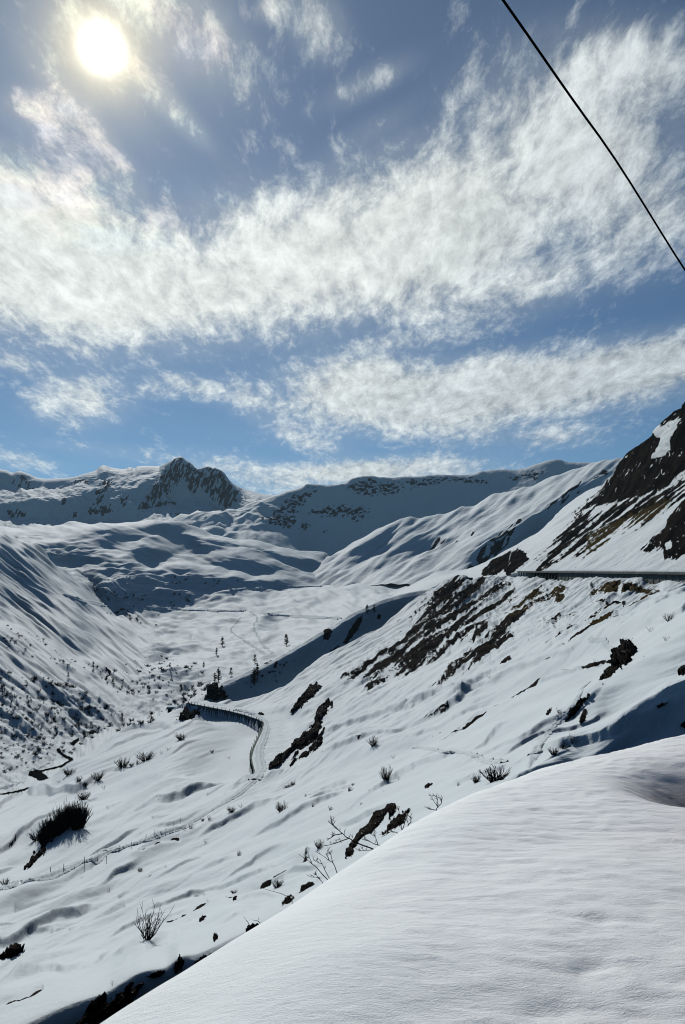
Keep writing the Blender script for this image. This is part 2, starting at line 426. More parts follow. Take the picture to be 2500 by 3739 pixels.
# ---------------------------------------------------------------- terrain sheets
def spread(u0, u1, dense0, dense1, step, coarse):
    return np.concatenate([np.arange(u0, dense0, coarse), np.arange(dense0, dense1, step), np.arange(dense1, u1 + 1, coarse)])
def loft(curves, U, rows, steep=None, groups=()):
    """curves: near to far, each [(px, py, range)], lofted over the pixel columns U -> px, py, X, Y, Z grids.
    steep(px, py) < 1 makes a scarp there; within each group of curves (first, last) the flats stretch to make up for it"""
    PYk, LRk = [], []
    for c in curves:
        c = np.array(c, float)
        PYk.append(pchip(c[:, 0], c[:, 1], np.clip(U, c[0, 0], c[-1, 0])))
        LRk.append(pchip(c[:, 0], np.log(c[:, 2]), np.clip(U, c[0, 0], c[-1, 0])))
    PYk = np.array(PYk); LRk = np.array(LRk)
    v = [np.linspace(i, i + 1, n, endpoint=False) for i, n in enumerate(rows)]
    v = np.concatenate(v + [[len(curves) - 1.0]])
    kn = np.arange(len(curves), dtype=float)
    py = pchip(kn, PYk, v); r = np.exp(pchip(kn, LRk, v))
    px = np.broadcast_to(U, py.shape).copy()
    if steep is not None:
        lr = np.log(r); st = np.concatenate([[0], np.cumsum(rows)])
        sm = steep(px, py)
        for g0, g1 in groups:
            i0, i1 = st[g0], st[g1]
            dl = np.diff(lr[i0:i1 + 1], axis=0); dw = dl*0.5*(sm[i0:i1] + sm[i0 + 1:i1 + 1])
            dw *= dl.sum(0)/dw.sum(0)
            lr[i0 + 1:i1 + 1] = lr[i0] + np.cumsum(dw, axis=0)
        kk = np.exp(-0.5*(np.arange(-30, 31)/9.0)**2); kk /= kk.sum()
        dlt = np.pad(lr - np.log(r), ((0, 0), (30, 30)), mode='edge')
        dlt = np.apply_along_axis(lambda v_: np.convolve(v_, kk, 'valid'), 1, dlt)
        r = np.exp(np.log(r) + dlt)
    a, b_, t = tdir(px, py)
    return px, py, r, np.stack([a*r, b_*r, t*r], -1)
SHEETS = {}
def sheet(name, P, mat, label, attrs, bvh=True):
    o, q = grid_mesh(name, P, mat, attrs)
    tag(o, label=label, kind='structure')
    if bvh: SHEETS[name] = BVHTree.FromPolygons(P.reshape(-1, 3).tolist(), q.tolist())
    return o
def rz(pts):
    """curve given by pixel column, range and height"""
    o = []
    for p_, r_, z_ in pts:
        x = (p_ - W0/2)/F; lo, hi = -6.0, 1.0
        for _ in range(60):
            u = 0.5*(lo + hi); h_ = math.hypot(x, math.cos(PITCH) - math.sin(PITCH)*u)
            if (math.sin(PITCH) + math.cos(PITCH)*u)/h_ > z_/r_: hi = u
            else: lo = u
        o.append((p_, H0/2 - u*F, r_))
    return o
def zc(pts, z):
    """curve given by pixel and height: the range follows from the height"""
    o = []
    for p in pts:
        zz_ = p[2] if len(p) > 2 else z
        o.append((p[0], p[1], float(zz_/tdir(p[0], p[1])[2])))
    return o

# --- the bank of old snow at the photographer's feet
crest = zc([(-900, 4600), (-300, 4170), (0, 3975), (380, 3739), (800, 3478), (1000, 3335), (1200, 3213), (1400, 3085), (1600, 2957), (1750, 2883),
            (1900, 2832), (2100, 2777), (2300, 2730, -1.8), (2500, 2680, -1.75), (2800, 2625, -1.7), (3300, 2560, -1.6), (9000, 2480, -1.6)], -1.85)
def off(c, dpy, k): return [(p[0], p[1] + dpy, p[2]*k) for p in c]
U = np.concatenate([spread(-900, 3300, -60, 2560, 5.0, 30), np.arange(3400, 9001, 160)])
bank_curves = [
    zc([(-900, 7500), (3300, 6000), (9000, 6000)], -1.5),
    zc([(-900, 5600), (380, 4350), (1250, 3950), (2500, 3820), (3300, 3800), (9000, 3800)], -1.55),
    zc([(-900, 4900), (0, 4220), (380, 3950), (800, 3660), (1200, 3430), (1600, 3240), (2000, 3120), (2500, 3020), (3300, 2950), (9000, 2850)], -1.63),
    crest, off(crest, 45, 1.22), off(crest, 220, 1.6), off(crest, 1300, 2.2)]
px, py, r, P = loft(bank_curves, U, [10, 90, 170, 30, 12, 8])
X, Y = P[..., 0], P[..., 1]
nearw = sstep(r, 1.2, 2.2)
rot = math.radians(-14); cr, sr = math.cos(rot), math.sin(rot)
A, B = X*cr + Y*sr, -X*sr + Y*cr
swell = 0.07*fbm(X*0.35, Y*0.5, 3, 0)
ripple = 0.014*fbm(A*2.2 + 0.4*fbm(X, Y, 2, 3), B*5.5, 3, 2) + 0.009*fbm(A*5.0 + 0.5*fbm(X*2, Y*2, 2, 6), B*12.0, 2, 4)
right = 0.15 + 0.85*sstep(px, 1000, 1900)
P[..., 2] += (swell + ripple*right)*nearw
pits = np.zeros_like(px)
pc = at(2590, 2880, float(-1.72/tdir(2590, 2880)[2]))
dpit = np.hypot((X - pc.x)/1.15, (Y - pc.y)/1.0)
P[..., 2] -= 0.34*np.exp(-(dpit/0.46)**2)
pits = np.exp(-(dpit/0.48)**4)
for (qx, qy, rad, dep) in [(2172, 3368, 0.07, 0.045), (2125, 3560, 0.09, 0.04), (2190, 3545, 0.06, 0.03), (2005, 3712, 0.08, 0.045),
                           (2400, 3080, 0.10, 0.03), (1270, 3420, 0.12, 0.02), (2080, 3540, 0.05, -0.02), (2150, 3350, 0.06, -0.03)]:
    c_ = at(qx, qy, float(-1.6/tdir(qx, qy)[2]))
    d_ = np.hypot(X - c_.x, Y - c_.y)/rad
    P[..., 2] -= 0.45*dep*np.exp(-d_*d_)*(1 + 0.5*fbm(X*9, Y*9, 2, 1))
dust = sstep(px + 0.55*(py - 3000) + 260*fbm(X*0.6, Y*0.6, 3, 6), 1350, 2700)
sheet('snow_bank', P, M_bank, 'rippled bank of old snow filling the lower right foreground', {'dust': dust, 'pit': pits})

# --- the trodden snow round the viewpoint, beside and behind the photographer
az_ = np.radians(np.linspace(69.5, 326, 98)); rr_ = np.concatenate([np.linspace(0.02, 1.6, 8), np.linspace(2, 38, 30)])
AZ, RR = np.meshgrid(az_, rr_)
GX, GY = RR*np.sin(AZ), RR*np.cos(AZ)
GZ = -1.58 - 0.02*RR + 0.06*fbm(GX*0.4, GY*0.4, 3, 2) + 0.35*np.maximum(0, GX - 6) - 0.30*np.maximum(0, -GX - 2)
sheet('snow_ground', np.stack([GX, GY, GZ], -1)[::-1], M_bank, 'old snow at the viewpoint beside and behind the bank', {'dust': GX*0 + 0.4, 'pit': GX*0}, bvh=False)
AZ, RR = np.meshgrid(np.radians(np.linspace(-36, 70, 30)), np.linspace(0.02, 1.25, 6))
GX, GY = RR*np.sin(AZ), RR*np.cos(AZ)
sheet('snow_ground', np.stack([GX, GY, GX*0 - 1.60], -1)[::-1], M_bank, 'old snow under the viewpoint', {'dust': GX*0 + 0.4, 'pit': GX*0}, bvh=False)

# --- the near slope: from behind the bank down to the lower road and up to the gallery
K0 = [(-900, 4700, 12), (0, 4150, 12), (380, 3940, 12), (800, 3640, 12), (1200, 3335, 12), (1600, 3070, 12), (2000, 2950, 12.5), (2500, 2850, 13.5), (3300, 2760, 14)]
Kp = [(-900, 4350, 20.8), (0, 3960, 21.7), (250, 3840, 21.8), (480, 3745, 21.9), (700, 3650, 22.0), (1000, 3450, 22.6), (1300, 3215, 23), (1600, 3040, 25), (1850, 2960, 29), (2000, 2900, 34), (2200, 2850, 43), (2500, 2770, 46), (3300, 2600, 48)]
Kr = [(-900, 4220, 21.5), (0, 3785, 22.5), (110, 3735, 22.5), (250, 3672, 22.5), (389, 3624, 22.5), (465, 3578, 22.5), (520, 3550, 22.5), (604, 3534, 22.6), (660, 3496, 22.6), (700, 3490, 22.8), (800, 3450, 23), (1000, 3345, 24), (1300, 3160, 26), (1600, 2985, 30), (1850, 2862, 35), (2000, 2800, 39), (2083, 2776, 43.5), (2195, 2699, 46.3), (2300, 2611, 48.6), (2371, 2576, 49.6), (2458, 2502, 51), (2600, 2440, 52), (3300, 2250, 54)]
Kc = [(-900, 3650, 48), (0, 3470, 48), (500, 3405, 50), (900, 3265, 48), (1200, 3122, 46), (1500, 2965, 45), (1700, 2868, 45), (1900, 2800, 46), (1992, 2752, 48), (2125, 2667, 52), (2255, 2587, 56), (2417, 2485, 60), (2500, 2457, 62), (2700, 2370, 63), (3300, 2150, 66)]
Kb = [(-900, 3400, 75), (0, 3262, 75), (500, 3190, 78), (900, 3090, 78), (1200, 2990, 72), (1500, 2868, 66), (1700, 2795, 64), (1900, 2738, 62), (1992, 2718, 62), (2125, 2675, 64), (2255, 2606, 70), (2417, 2500, 76), (2500, 2450, 78), (2700, 2350, 80), (3300, 2120, 82)]
Kd = [(-900, 3120, 130), (0, 3062, 124), (230, 3015, 121), (600, 2965, 124), (900, 2920, 128), (1200, 2862, 124), (1500, 2762, 114), (1800, 2652, 109), (2000, 2560, 105), (2260, 2428, 104), (2400, 2350, 101), (2500, 2290, 100), (3300, 2000, 104)]
Ke = [(-900, 3020, 180), (0, 2968, 172), (400, 2868, 190), (690, 2760, 205), (955, 2762, 200), (1200, 2642, 228), (1500, 2500, 240), (1800, 2352, 246), (2100, 2248, 226), (2300, 2216, 190), (2500, 2168, 168), (3300, 2040, 150)]
Kf = [(-900, 2960, 215), (0, 2905, 228), (172, 2852, 238), (290, 2775, 250), (420, 2692, 268), (600, 2612, 290), (690, 2575, 302), (780, 2566, 312), (860, 2560, 322), (920, 2545, 332), (980, 2525, 342), (1050, 2494, 352), (1130, 2432, 368), (1220, 2372, 384), (1300, 2328, 400), (1380, 2288, 420), (1500, 2200, 452), (1600, 2132, 486), (1660, 2110, 505), (1750, 2114, 512), (1850, 2112, 500), (1900, 2104, 478), (2000, 2099, 446), (2100, 2106, 405), (2300, 2120, 343), (2390, 2121, 320), (2430, 2104, 310), (2450, 2100, 304), (2475, 2104, 297), (2510, 2114, 289), (2700, 2125, 255), (3300, 2160, 190)]
Kg = off(Kf, 8, 1.03)
Kh = off(Kf, 120, 1.12)
U = spread(-800, 3300, -60, 2560, 3.0, 24)
Ki = rz([(p[0], 5.5, float(tdir(p[0], p[1])[2])*p[2] + 0.35) for p in K0])
px, py, r, P = loft([Ki, K0, Kp, Kr, Kc, Kb, Kd, Ke, Kf, Kg, Kh], U, [6, 10, 26, 100, 112, 106, 120, 130, 12, 6])
X, Y = P[..., 0].copy(), P[..., 1].copy()
m = r/F                                        # metres per photo pixel
ang = 27 + 8*np.tanh((px - 1500)/800)
fine = streak(px, py, 25, 110, 9, 3, 5)
near_amt = sstep(r, 24, 34)*(1 - 0.5*sstep(r, 150, 260))
und = streak(px, py, 24, 620, 110, 2, 0); und2 = streak(px, py, 23, 420, 42, 2, 3)
P[..., 2] += m*(50*und + 26*und2)*near_amt
def terraces(ang_, length, width, seed, warp):
    a_ = math.radians(ang_); al = px*math.cos(a_) - py*math.sin(a_); ac = px*math.sin(a_) + py*math.cos(a_)
    ph = ac/width + warp*fbm(al/length, ac/(width*2.5), 3, seed) + 0.10*fbm(al/60, ac/40, 2, seed + 2)
    f_ = ph - np.floor(ph); cell = np.floor(ph)
    on = sstep(fbm(al/(length*1.1) + cell*7.31, cell*3.17, 2, seed + 1), 0.0, 0.42)
    return np.where(f_ < 0.90, f_/0.90, (1 - f_)/0.10)*on, on*(f_ > 0.90)*(f_ < 0.99)
te1, lip1 = terraces(23, 620, 86, 2, 1.3)
te2, lip2 = terraces(25, 380, 40, 4, 1.0)
P[..., 2] += m*near_amt*(30*te1 + 17*te2)
mound = np.exp(-((px - 235)/95)**2 - ((py - 3042)/30)**2)
P[..., 2] += m*42*mound
# runnels of slide snow on the upper slope
run_w = sstep(py + 0.45*(px - 1500), 2880, 2640)*sstep(px, 880, 1050)*sstep(r, 110, 170)
run = streak(px, py, 31, 260, 11, 4, 4)
run2 = streak(px, py, 33, 60, 5, 3, 2)
P[..., 2] += m*run_w*(10*run + 4.5*run2)
P[..., 2] += m*(2.6*fine + 3.2*streak(px, py, 25, 190, 8, 2, 6)*sstep(fbm(px/300, py/160, 2, 3), -0.2, 0.3))*(1 - run_w)*sstep(r, 24, 40)
# rock and grass that lies bare on the slope under the gallery
tx = streak(px, py, 38, 170, 17, 5, 1)
tx2 = fbm(px/16, py/11, 4, 6, 0.65)
rock = np.zeros_like(px); grass = np.zeros_like(px)
def add_rock(poly, s, f=26, g=0.0, base=None):
    global rock, grass
    a = area(px, py, poly, f)
    v = a*s
    grass = np.where(v > rock, g, grass); rock = np.maximum(rock, v)
add_rock([(1655, 2108), (1870, 2116), (1885, 2128), (1810, 2190), (1750, 2240), (1700, 2290), (1640, 2330), (1560, 2380), (1470, 2440), (1400, 2470), (1330, 2490), (1250, 2500), (1235, 2470), (1320, 2410), (1400, 2360), (1470, 2300), (1500, 2250), (1560, 2180), (1600, 2130)], 0.78)
add_rock([(1470, 2390), (1640, 2300), (1740, 2220), (1880, 2150), (1900, 2165), (1800, 2260), (1700, 2340), (1560, 2420), (1440, 2480), (1340, 2530), (1330, 2505)], 0.70, 20, 0.25)
add_rock([(1590, 2525), (1640, 2490), (1720, 2440), (1800, 2410), (1880, 2340), (1870, 2300), (1940, 2240), (1920, 2220), (1850, 2250), (1790, 2290), (1745, 2250), (1730, 2320), (1690, 2390), (1640, 2440), (1600, 2490)], 0.74, 18, 0.3)
add_rock([(1900, 2175), (1960, 2132), (2060, 2118), (2078, 2148), (2050, 2205), (2000, 2195), (1950, 2225), (1860, 2285), (1790, 2345), (1760, 2340), (1850, 2235)], 0.72, 20, 0.55)
add_rock([(2150, 2138), (2250, 2132), (2390, 2136), (2365, 2156), (2262, 2166), (2185, 2172), (2150, 2182)], 0.85, 10, 0.9)
add_rock([(2160, 2196), (2262, 2188), (2282, 2196), (2200, 2210)], 0.9, 7, 0.1)
add_rock([(1995, 2290), (2030, 2240), (2075, 2235), (2050, 2270), (2020, 2295)], 0.60, 14, 0.1)
add_rock([(1960, 2260), (2100, 2215), (2120, 2240), (2000, 2300), (1930, 2330)], 0.45, 22, 0.1)
add_rock([(1800, 2460), (1850, 2395), (1880, 2400), (1840, 2440)], 0.75, 8, 0.4)
for ln, wd, s, g in [([(2405, 2146), (2330, 2190), (2250, 2250), (2160, 2312)], 12, 0.95, 0.7), ([(2220, 2205), (2150, 2255), (2060, 2310), (1990, 2370)], 8, 0.85, 0.5),
                     ([(2255, 2262), (2160, 2325), (2060, 2376)], 7, 0.9, 0.2), ([(2240, 2410), (2180, 2432), (2100, 2462), (2010, 2490), (1900, 2555), (1780, 2610), (1690, 2655)], 7, 0.92, 0.1),
                     ([(1755, 2260), (1740, 2300), (1730, 2350), (1700, 2390)], 9, 1.0, 0.0), ([(1470, 2585), (1530, 2540), (1590, 2500)], 4, 0.7, 0.2),
                     ([(2135, 2600), (2120, 2625)], 9, 1.0, 0.0), ([(1690, 2655), (1600, 2690)], 3, 0.7, 0.0)]:
    v = stroke(px, py, ln, wd)**0.5*s
    grass = np.where(v > rock, g, grass); rock = np.maximum(rock, v)
rockf = np.where(rock > 0.02, rock + 1.1*tx*np.minimum(1, rock*2) + 0.5*tx2*np.minimum(1, rock*2) - 0.10, 0)
speck = (streak(px, py, 33, 30, 10, 3, 6) > 0.47)*(run_w > 0.3)*(fbm(px/260, py/160, 2, 1) > 0.12)*0.9
rockf = np.maximum(rockf, speck*0.62)
# thin dark lines on the steep drops of some terraces
lip_dark = (lip1*(fbm(px/120, py/70, 2, 5) > 0.22) + lip2*(fbm(px/90, py/50, 2, 1) > 0.42))*near_amt
rockf = np.maximum(rockf, 0.60*np.minimum(lip_dark, 1)*(r < 170)*(r > 75))
# the open grooves of the lower left slope
for ln, wd, dk_ in [([(835, 3272), (880, 3245), (917, 3223), (989, 3191), (1060, 3150), (1116, 3115)], 15, 0.9), ([(455, 3476), (534, 3438), (590, 3386), (640, 3372), (678, 3354), (750, 3307)], 14, 0.8), ([(-40, 3690), (0, 3673), (48, 3653), (104, 3634), (150, 3605)], 12, 0.9),
                    ([(510, 3123), (574, 3091), (654, 3063)], 10, 0.8), ([(440, 3256), (505, 3220), (558, 3187), (600, 3165)], 11, 0.55), ([(395, 2942), (430, 2925), (455, 2912), (520, 2890)], 9, 0.8), ([(260, 3395), (330, 3362), (447, 3306)], 13, 0.2),
                    ([(560, 2985), (620, 2975), (680, 2958)], 8, 0.5), ([(1130, 2905), (1190, 2880), (1260, 2850)], 7, 0.5), ([(760, 2900), (840, 2870), (900, 2850)], 7, 0.6), ([(60, 3310), (160, 3270), (240, 3245)], 10, 0.3), ([(560, 3330), (640, 3290), (740, 3250)], 11, 0.3)]:
    st_ = stroke(px, py + 3*fbm(px/40, py/40, 2, 4), ln, wd)
    P[..., 2] -= m*9*sstep(st_, 0, 1)
    thin = stroke(px, py + 3*fbm(px/40, py/40, 2, 4), ln, wd*0.34)
    rockf = np.maximum(rockf, np.where(thin > 0, dk_*thin**0.4*0.95 + 1.1*fbm(px/46, py/30, 3, 2)*1.0 - 0.22, 0))
rug = np.clip(rock*1.5, 0, 1)
P[..., 2] += m*rug*(16*(ridged(px/60, py/45, 4, 2) - 0.62) + 8*tx)
# lower road with its retaining wall: the outer edge, (px, py, range, wall height)
EDGE = [(684, 2568, 300, 1.6), (712, 2575, 299, 1.8), (741, 2580, 297, 2.0), (780, 2588, 294, 3.2), (818, 2595, 291, 3.0), (852, 2603, 287, 2.6), (887, 2612, 282, 2.3),
        (917, 2622, 276, 2.7), (940, 2630, 270, 3.4), (958, 2643, 262, 3.8), (953, 2664, 248, 3.2), (937, 2698, 230, 2.6), (921, 2733, 212, 2.4), (912, 2764, 198, 2.6), (914, 2790, 187, 2.4), (920, 2813, 178, 1.6), (923, 2838, 168, 0.3)]
EW = np.array([tuple(at(a, b_, c_)) + (h,) for a, b_, c_, h in EDGE])
tt = np.linspace(0, len(EW) - 1, 120)
EW = pchip(np.arange(len(EW)), EW, tt)
box = (X > EW[:, 0].min() - 40) & (X < EW[:, 0].max() + 40) & (Y > EW[:, 1].min() - 40) & (Y < EW[:, 1].max() + 40)
xs, ys, zs = X[box], Y[box], P[..., 2][box]
best = np.full(xs.shape, 1e9); sg = np.zeros_like(xs); ze = np.zeros_like(xs); he = np.zeros_like(xs); endf = np.ones_like(xs)
for i in range(len(EW) - 1):
    x1, y1, z1, h1 = EW[i]; x2, y2, z2, h2 = EW[i + 1]; ex, ey = x2 - x1, y2 - y1
    t = ((xs - x1)*ex + (ys - y1)*ey)/(ex*ex + ey*ey); tc_ = np.clip(t, 0, 1)
    d = np.hypot(xs - x1 - tc_*ex, ys - y1 - tc_*ey); k = d < best
    best = np.where(k, d, best); sg = np.where(k, ex*(ys - y1) - ey*(xs - x1), sg)
    ze = np.where(k, z1 + tc_*(z2 - z1), ze); he = np.where(k, h1 + tc_*(h2 - h1), he)
    if i == 0: endf = np.where(k, np.exp(-np.maximum(0, -t)*math.hypot(ex, ey)/6), endf)
    elif i == len(EW) - 2: endf = np.where(k, np.exp(-np.maximum(0, t - 1)*math.hypot(ex, ey)/14), endf)
    else: endf = np.where(k, 1.0, endf)
inner = sg > 0
zi = ze + 0.12 + 0.25*fbm(xs/3, ys/3, 2, 2)*sstep(best, 1, 3)
wi = (1 - sstep(best, 6.5, 15))*endf
zo = ze - he - 0.10*best
wo = (1 - sstep(best, 4.0, 22))*endf
zn = np.where(inner, zs + (zi - zs)*wi, zs + (np.where(best < 5, zo, np.minimum(zo, zs + 2)) - zs)*wo)
Z = P[..., 2].copy(); Z[box] = zn; P[..., 2] = Z
# small pits and clods along the wheel tracks are left to the trail objects
rockf[box] = np.where((best < 14) & (rock[box] < 0.3), 0, rockf[box])
sheet('snow_slope', P, M_near, 'snowy mountainside falling from the avalanche gallery to the lower road', {'rock': rockf, 'grass': grass})

# --- the mountain above the gallery
U = spread(1350, 3300, 1500, 2560, 3.0, 24)
G0 = [(1350, 2260, 560), (1600, 2190, 580), (1700, 2135, 560), (1800, 2118, 530), (1900, 2090, 492), (2000, 2086, 460), (2100, 2085, 422), (2300, 2086, 358), (2430, 2087, 324), (2500, 2087, 305), (3300, 2090, 205)]
G1 = [(1350, 2240, 620), (1600, 2120, 640), (1700, 2090, 640), (1800, 2055, 610), (1900, 2030, 575), (2000, 2000, 540), (2100, 1970, 500), (2300, 1915, 425), (2500, 1835, 360), (3300, 1500, 260)]
G2 = [(1350, 2230, 690), (1600, 2105, 700), (1700, 2082, 700), (1800, 2035, 690), (1900, 1995, 670), (2011, 1925, 640), (2061, 1880, 620), (2149, 1835, 580), (2214, 1800, 545), (2300, 1740, 500), (2400, 1690, 450), (2500, 1620, 405), (3300, 1200, 300)]
G3 = [(1350, 2225, 740), (1550, 2110, 740), (1605, 2086, 740), (1700, 2078, 740), (1765, 2060, 740), (1832, 2014, 740), (1900, 1978, 735), (1960, 1945, 725), (2011, 1901, 715), (2040, 1868, 705), (2061, 1846, 700), (2100, 1818, 680), (2149, 1790, 650), (2206, 1766, 620), (2218, 1752, 600), (2240, 1735, 580), (2255, 1710, 565), (2270, 1690, 555), (2295, 1652, 540), (2340, 1622, 515), (2380, 1590, 495), (2405, 1555, 480), (2430, 1532, 470), (2470, 1500, 452), (2500, 1468, 440), (2700, 1330, 400), (3300, 960, 330)]
G4 = off(G3, 25, 1.06); G5 = off(G3, 200, 1.3)
px, py, r, P = loft([off(G0, 30, 1.004), G0, G1, G2, G3, G4, G5], U, [4, 75, 75, 85, 10, 8])
m = r/F
tx = streak(px, py, 38, 170, 11, 5, 1); tx2 = streak(px, py, 60, 40, 14, 4, 3); tx3 = fbm(px/14, py/14, 3, 5)
cl = area(px, py, [(2700, 1300), (2500, 1455), (2425, 1520), (2375, 1580), (2290, 1640), (2262, 1680), (2235, 1735), (2195, 1785), (2150, 1830), (2090, 1880), (2190, 1850), (2330, 1820), (2420, 1790), (2500, 1730), (2700, 1620)], 22)
patch = area(px, py, [(2394, 1572), (2440, 1540), (2489, 1512), (2480, 1560), (2466, 1595), (2451, 1640), (2420, 1666), (2386, 1668), (2400, 1630), (2413, 1610)], 9)
band = area(px, py, [(2100, 1870), (2190, 1845), (2450, 1760), (2540, 1715), (2700, 1640), (2700, 1740), (2540, 1800), (2350, 1925), (2150, 2015), (2000, 2075), (1925, 2092), (1960, 2040), (2030, 1960)], 30)
low = area(px, py, [(2700, 1700), (2540, 1775), (2480, 1850), (2400, 1950), (2335, 2005), (2345, 2018), (2410, 1998), (2425, 2045), (2470, 2042), (2540, 2012), (2700, 1980)], 14)
butt = area(px, py, [(1752, 2104), (1766, 2070), (1800, 2042), (1850, 2020), (1905, 2000), (1930, 2040), (1915, 2062), (1875, 2092), (1850, 2106), (1838, 2080), (1815, 2102)], 9)
gs = area(px, py, [(2150, 1960), (2300, 1880), (2440, 1830), (2445, 1845), (2330, 1910), (2230, 1980), (2130, 2040)], 14)
lowp = area(px, py, [(2425, 1985), (2450, 1970), (2455, 2000), (2430, 2010)], 5)
rock = np.maximum.reduce([cl*1.05, band*0.73, low*0.95, butt*1.0, gs*0.62])
cliffy = np.maximum(cl, np.maximum(low, butt))
rockf = np.where(rock > 0.02, rock + (0.95 - 0.55*cliffy)*tx*np.minimum(1, rock*2) + 0.22*tx3*np.minimum(1, rock*2) + 0.12*tx2*cliffy - 0.05, 0)
fleck = (streak(px, py, 62, 46, 5, 3, 3) > 0.33)*(fbm(px/70, py/50, 2, 4) > 0.0)
rockf = rockf*(1 - 0.85*patch)*(1 - lowp)*(1 - 0.62*fleck*cliffy)
grass = np.clip(gs*1.0 + 0.35*band*(tx2 > 0), 0, 1)
spk = (streak(px, py, 38, 40, 9, 3, 6) > 0.42)*(fbm(px/200, py/120, 2, 1) > 0.05)
rockf = np.maximum(rockf, 0.6*spk*sstep(py, 1850, 1950)*(px > 1850))
sc = 1/np.clip(1, 0.2, 3)
base = np.minimum(sstep(py, 2090, 2060), 1)
P[..., 2] += m*base*(9*streak(px, py, 34, 300, 22, 3, 0) + 3.5*streak(px, py, 34, 90, 6, 3, 4))
rel = np.clip(cliffy*1.2, 0, 1)*np.minimum(1, sstep(py, 2098, 2070))
P[..., 1] -= m*rel*(60*(ridged(px/120 + py/300, py/150, 5, 2) - 0.6) + 26*(ridged(px/30 + py/80, py/60, 3, 5) - 0.6))
P[..., 2] += m*rel*(12*(ridged(px/70, py/50, 4, 6) - 0.6))
P[..., 1] += m*20*patch
sheet('rocky_mountain', P, M_cliff, 'steep dark mountain flank with streaks of snow above the gallery', {'rock': rockf, 'grass': grass})

# --- the spur behind the lower road, its face in shade
U = spread(480, 1900, 560, 1700, 4.0, 24)
SC = [(480, 2700, 380), (600, 2612, 395), (690, 2566, 405), (740, 2540, 408), (780, 2505, 412), (870, 2464, 430), (930, 2438, 440), (1000, 2404, 452), (1060, 2372, 464), (1100, 2347, 472), (1150, 2318, 484), (1210, 2285, 497), (1260, 2252, 508), (1320, 2223, 522), (1400, 2188, 545), (1500, 2163, 575), (1600, 2142, 605), (1700, 2122, 630), (1900, 2110, 650)]
face = [(480, 2780, 372), (690, 2650, 388), (780, 2610, 392), (870, 2570, 408), (1000, 2530, 428), (1150, 2445, 458), (1320, 2340, 496), (1500, 2262, 548), (1700, 2190, 605), (1900, 2160, 630)]
shl = [(p[0], p[1] + 14, p[2]*0.982) for p in SC]
px, py, r, P = loft([off(face, 180, 0.90), face, shl, SC, off(SC, 14, 1.04), off(SC, 110, 1.25), off(SC, 260, 1.6)], U, [8, 60, 8, 8, 14, 8])
m = r/F
P[..., 2] += m*(5*fbm(px/110, py/60, 3, 1)*sstep(r, 380, 420) + 2.0*fbm(px/30, py/18, 3, 3))
rock = np.maximum.reduce([area(px, py, q, 7) for q in [
    [(1178, 2340), (1182, 2300), (1200, 2292), (1215, 2305), (1200, 2335)], [(1252, 2350), (1280, 2290), (1300, 2262), (1325, 2245), (1318, 2280), (1290, 2318), (1270, 2345)],
    [(1372, 2250), (1390, 2238), (1392, 2262), (1378, 2262)], [(1205, 2378), (1240, 2350), (1225, 2375)], [(958, 2415), (985, 2400), (992, 2412), (970, 2425)], [(1000, 2420), (1012, 2412), (1010, 2440), (998, 2438)],
    [(1040, 2372), (1075, 2352), (1082, 2360), (1050, 2378)]]])
sp = (fbm(px/9, py/7, 2, 4) > 0.50)*(fbm(px/120, py/60, 2, 2) > -0.1)*(py > np.interp(px, [p[0] for p in SC], [p[1] for p in SC]) + 14)
rockf = np.maximum(rock*0.95 + 0.4*fbm(px/10, py/10, 2, 1)*(rock > 0.05), 0.62*sp)
sheet('shaded_spur', P, M_valley, 'snow spur behind the lower road with its near face in blue shade', {'rock': rockf, 'grass': rockf*0})

# --- the valley: stream, left-hand slope, basin and the humped hills at its head
U = spread(-900, 1900, -60, 1420, 3.0, 30)
V0 = [(-900, 3150, 215), (0, 2975, 240), (300, 2850, 262), (600, 2720, 310), (900, 2640, 400), (1200, 2500, 480), (1700, 2260, 620), (1900, 2220, 680)]
V1 = [(-900, 3050, 240), (0, 2888, 284), (150, 2812, 318), (260, 2758, 346), (350, 2682, 382), (500, 2622, 425), (650, 2565, 465), (800, 2490, 520), (1000, 2405, 600), (1300, 2240, 760), (1900, 2150, 900)]
V2 = [(-900, 2500, 350), (-300, 2560, 400), (0, 2580, 420), (200, 2560, 450), (400, 2500, 520), (520, 2462, 560), (650, 2430, 600), (800, 2405, 640), (1000, 2335, 740), (1300, 2190, 930), (1900, 2130, 1050)]
V3 = [(-900, 2000, 500), (-300, 2200, 560), (0, 2300, 600), (200, 2330, 640), (400, 2370, 690), (560, 2400, 700), (650, 2392, 720), (720, 2375, 745), (800, 2345, 790), (1000, 2280, 880), (1300, 2165, 1080), (1900, 2110, 1200)]
V3b = [(-900, 1700, 650), (-300, 1980, 720), (0, 2120, 770), (200, 2200, 810), (400, 2275, 850), (560, 2310, 870), (650, 2300, 880), (800, 2275, 910), (1000, 2230, 980), (1300, 2140, 1200), (1900, 2090, 1350)]
V4 = [(-900, 1500, 800), (-300, 1800, 870), (-100, 1890, 900), (0, 1936, 920), (76, 1971, 945), (134, 1994, 965), (192, 2050, 1000), (268, 2100, 1030), (330, 2150, 1030), (390, 2210, 1000), (430, 2232, 1000), (500, 2232, 1020), (560, 2228, 1040), (700, 2200, 1090), (1000, 2160, 1180), (1300, 2115, 1350), (1900, 2075, 1500)]
V5 = [(-900, 1700, 926), (-300, 1890, 988), (0, 1990, 1021), (192, 2062, 1079), (268, 2082, 1109), (360, 2110, 1102), (430, 2130, 1094), (560, 2135, 1125), (700, 2140, 1162), (1000, 2125, 1234), (1300, 2095, 1404), (1900, 2065, 1554)]
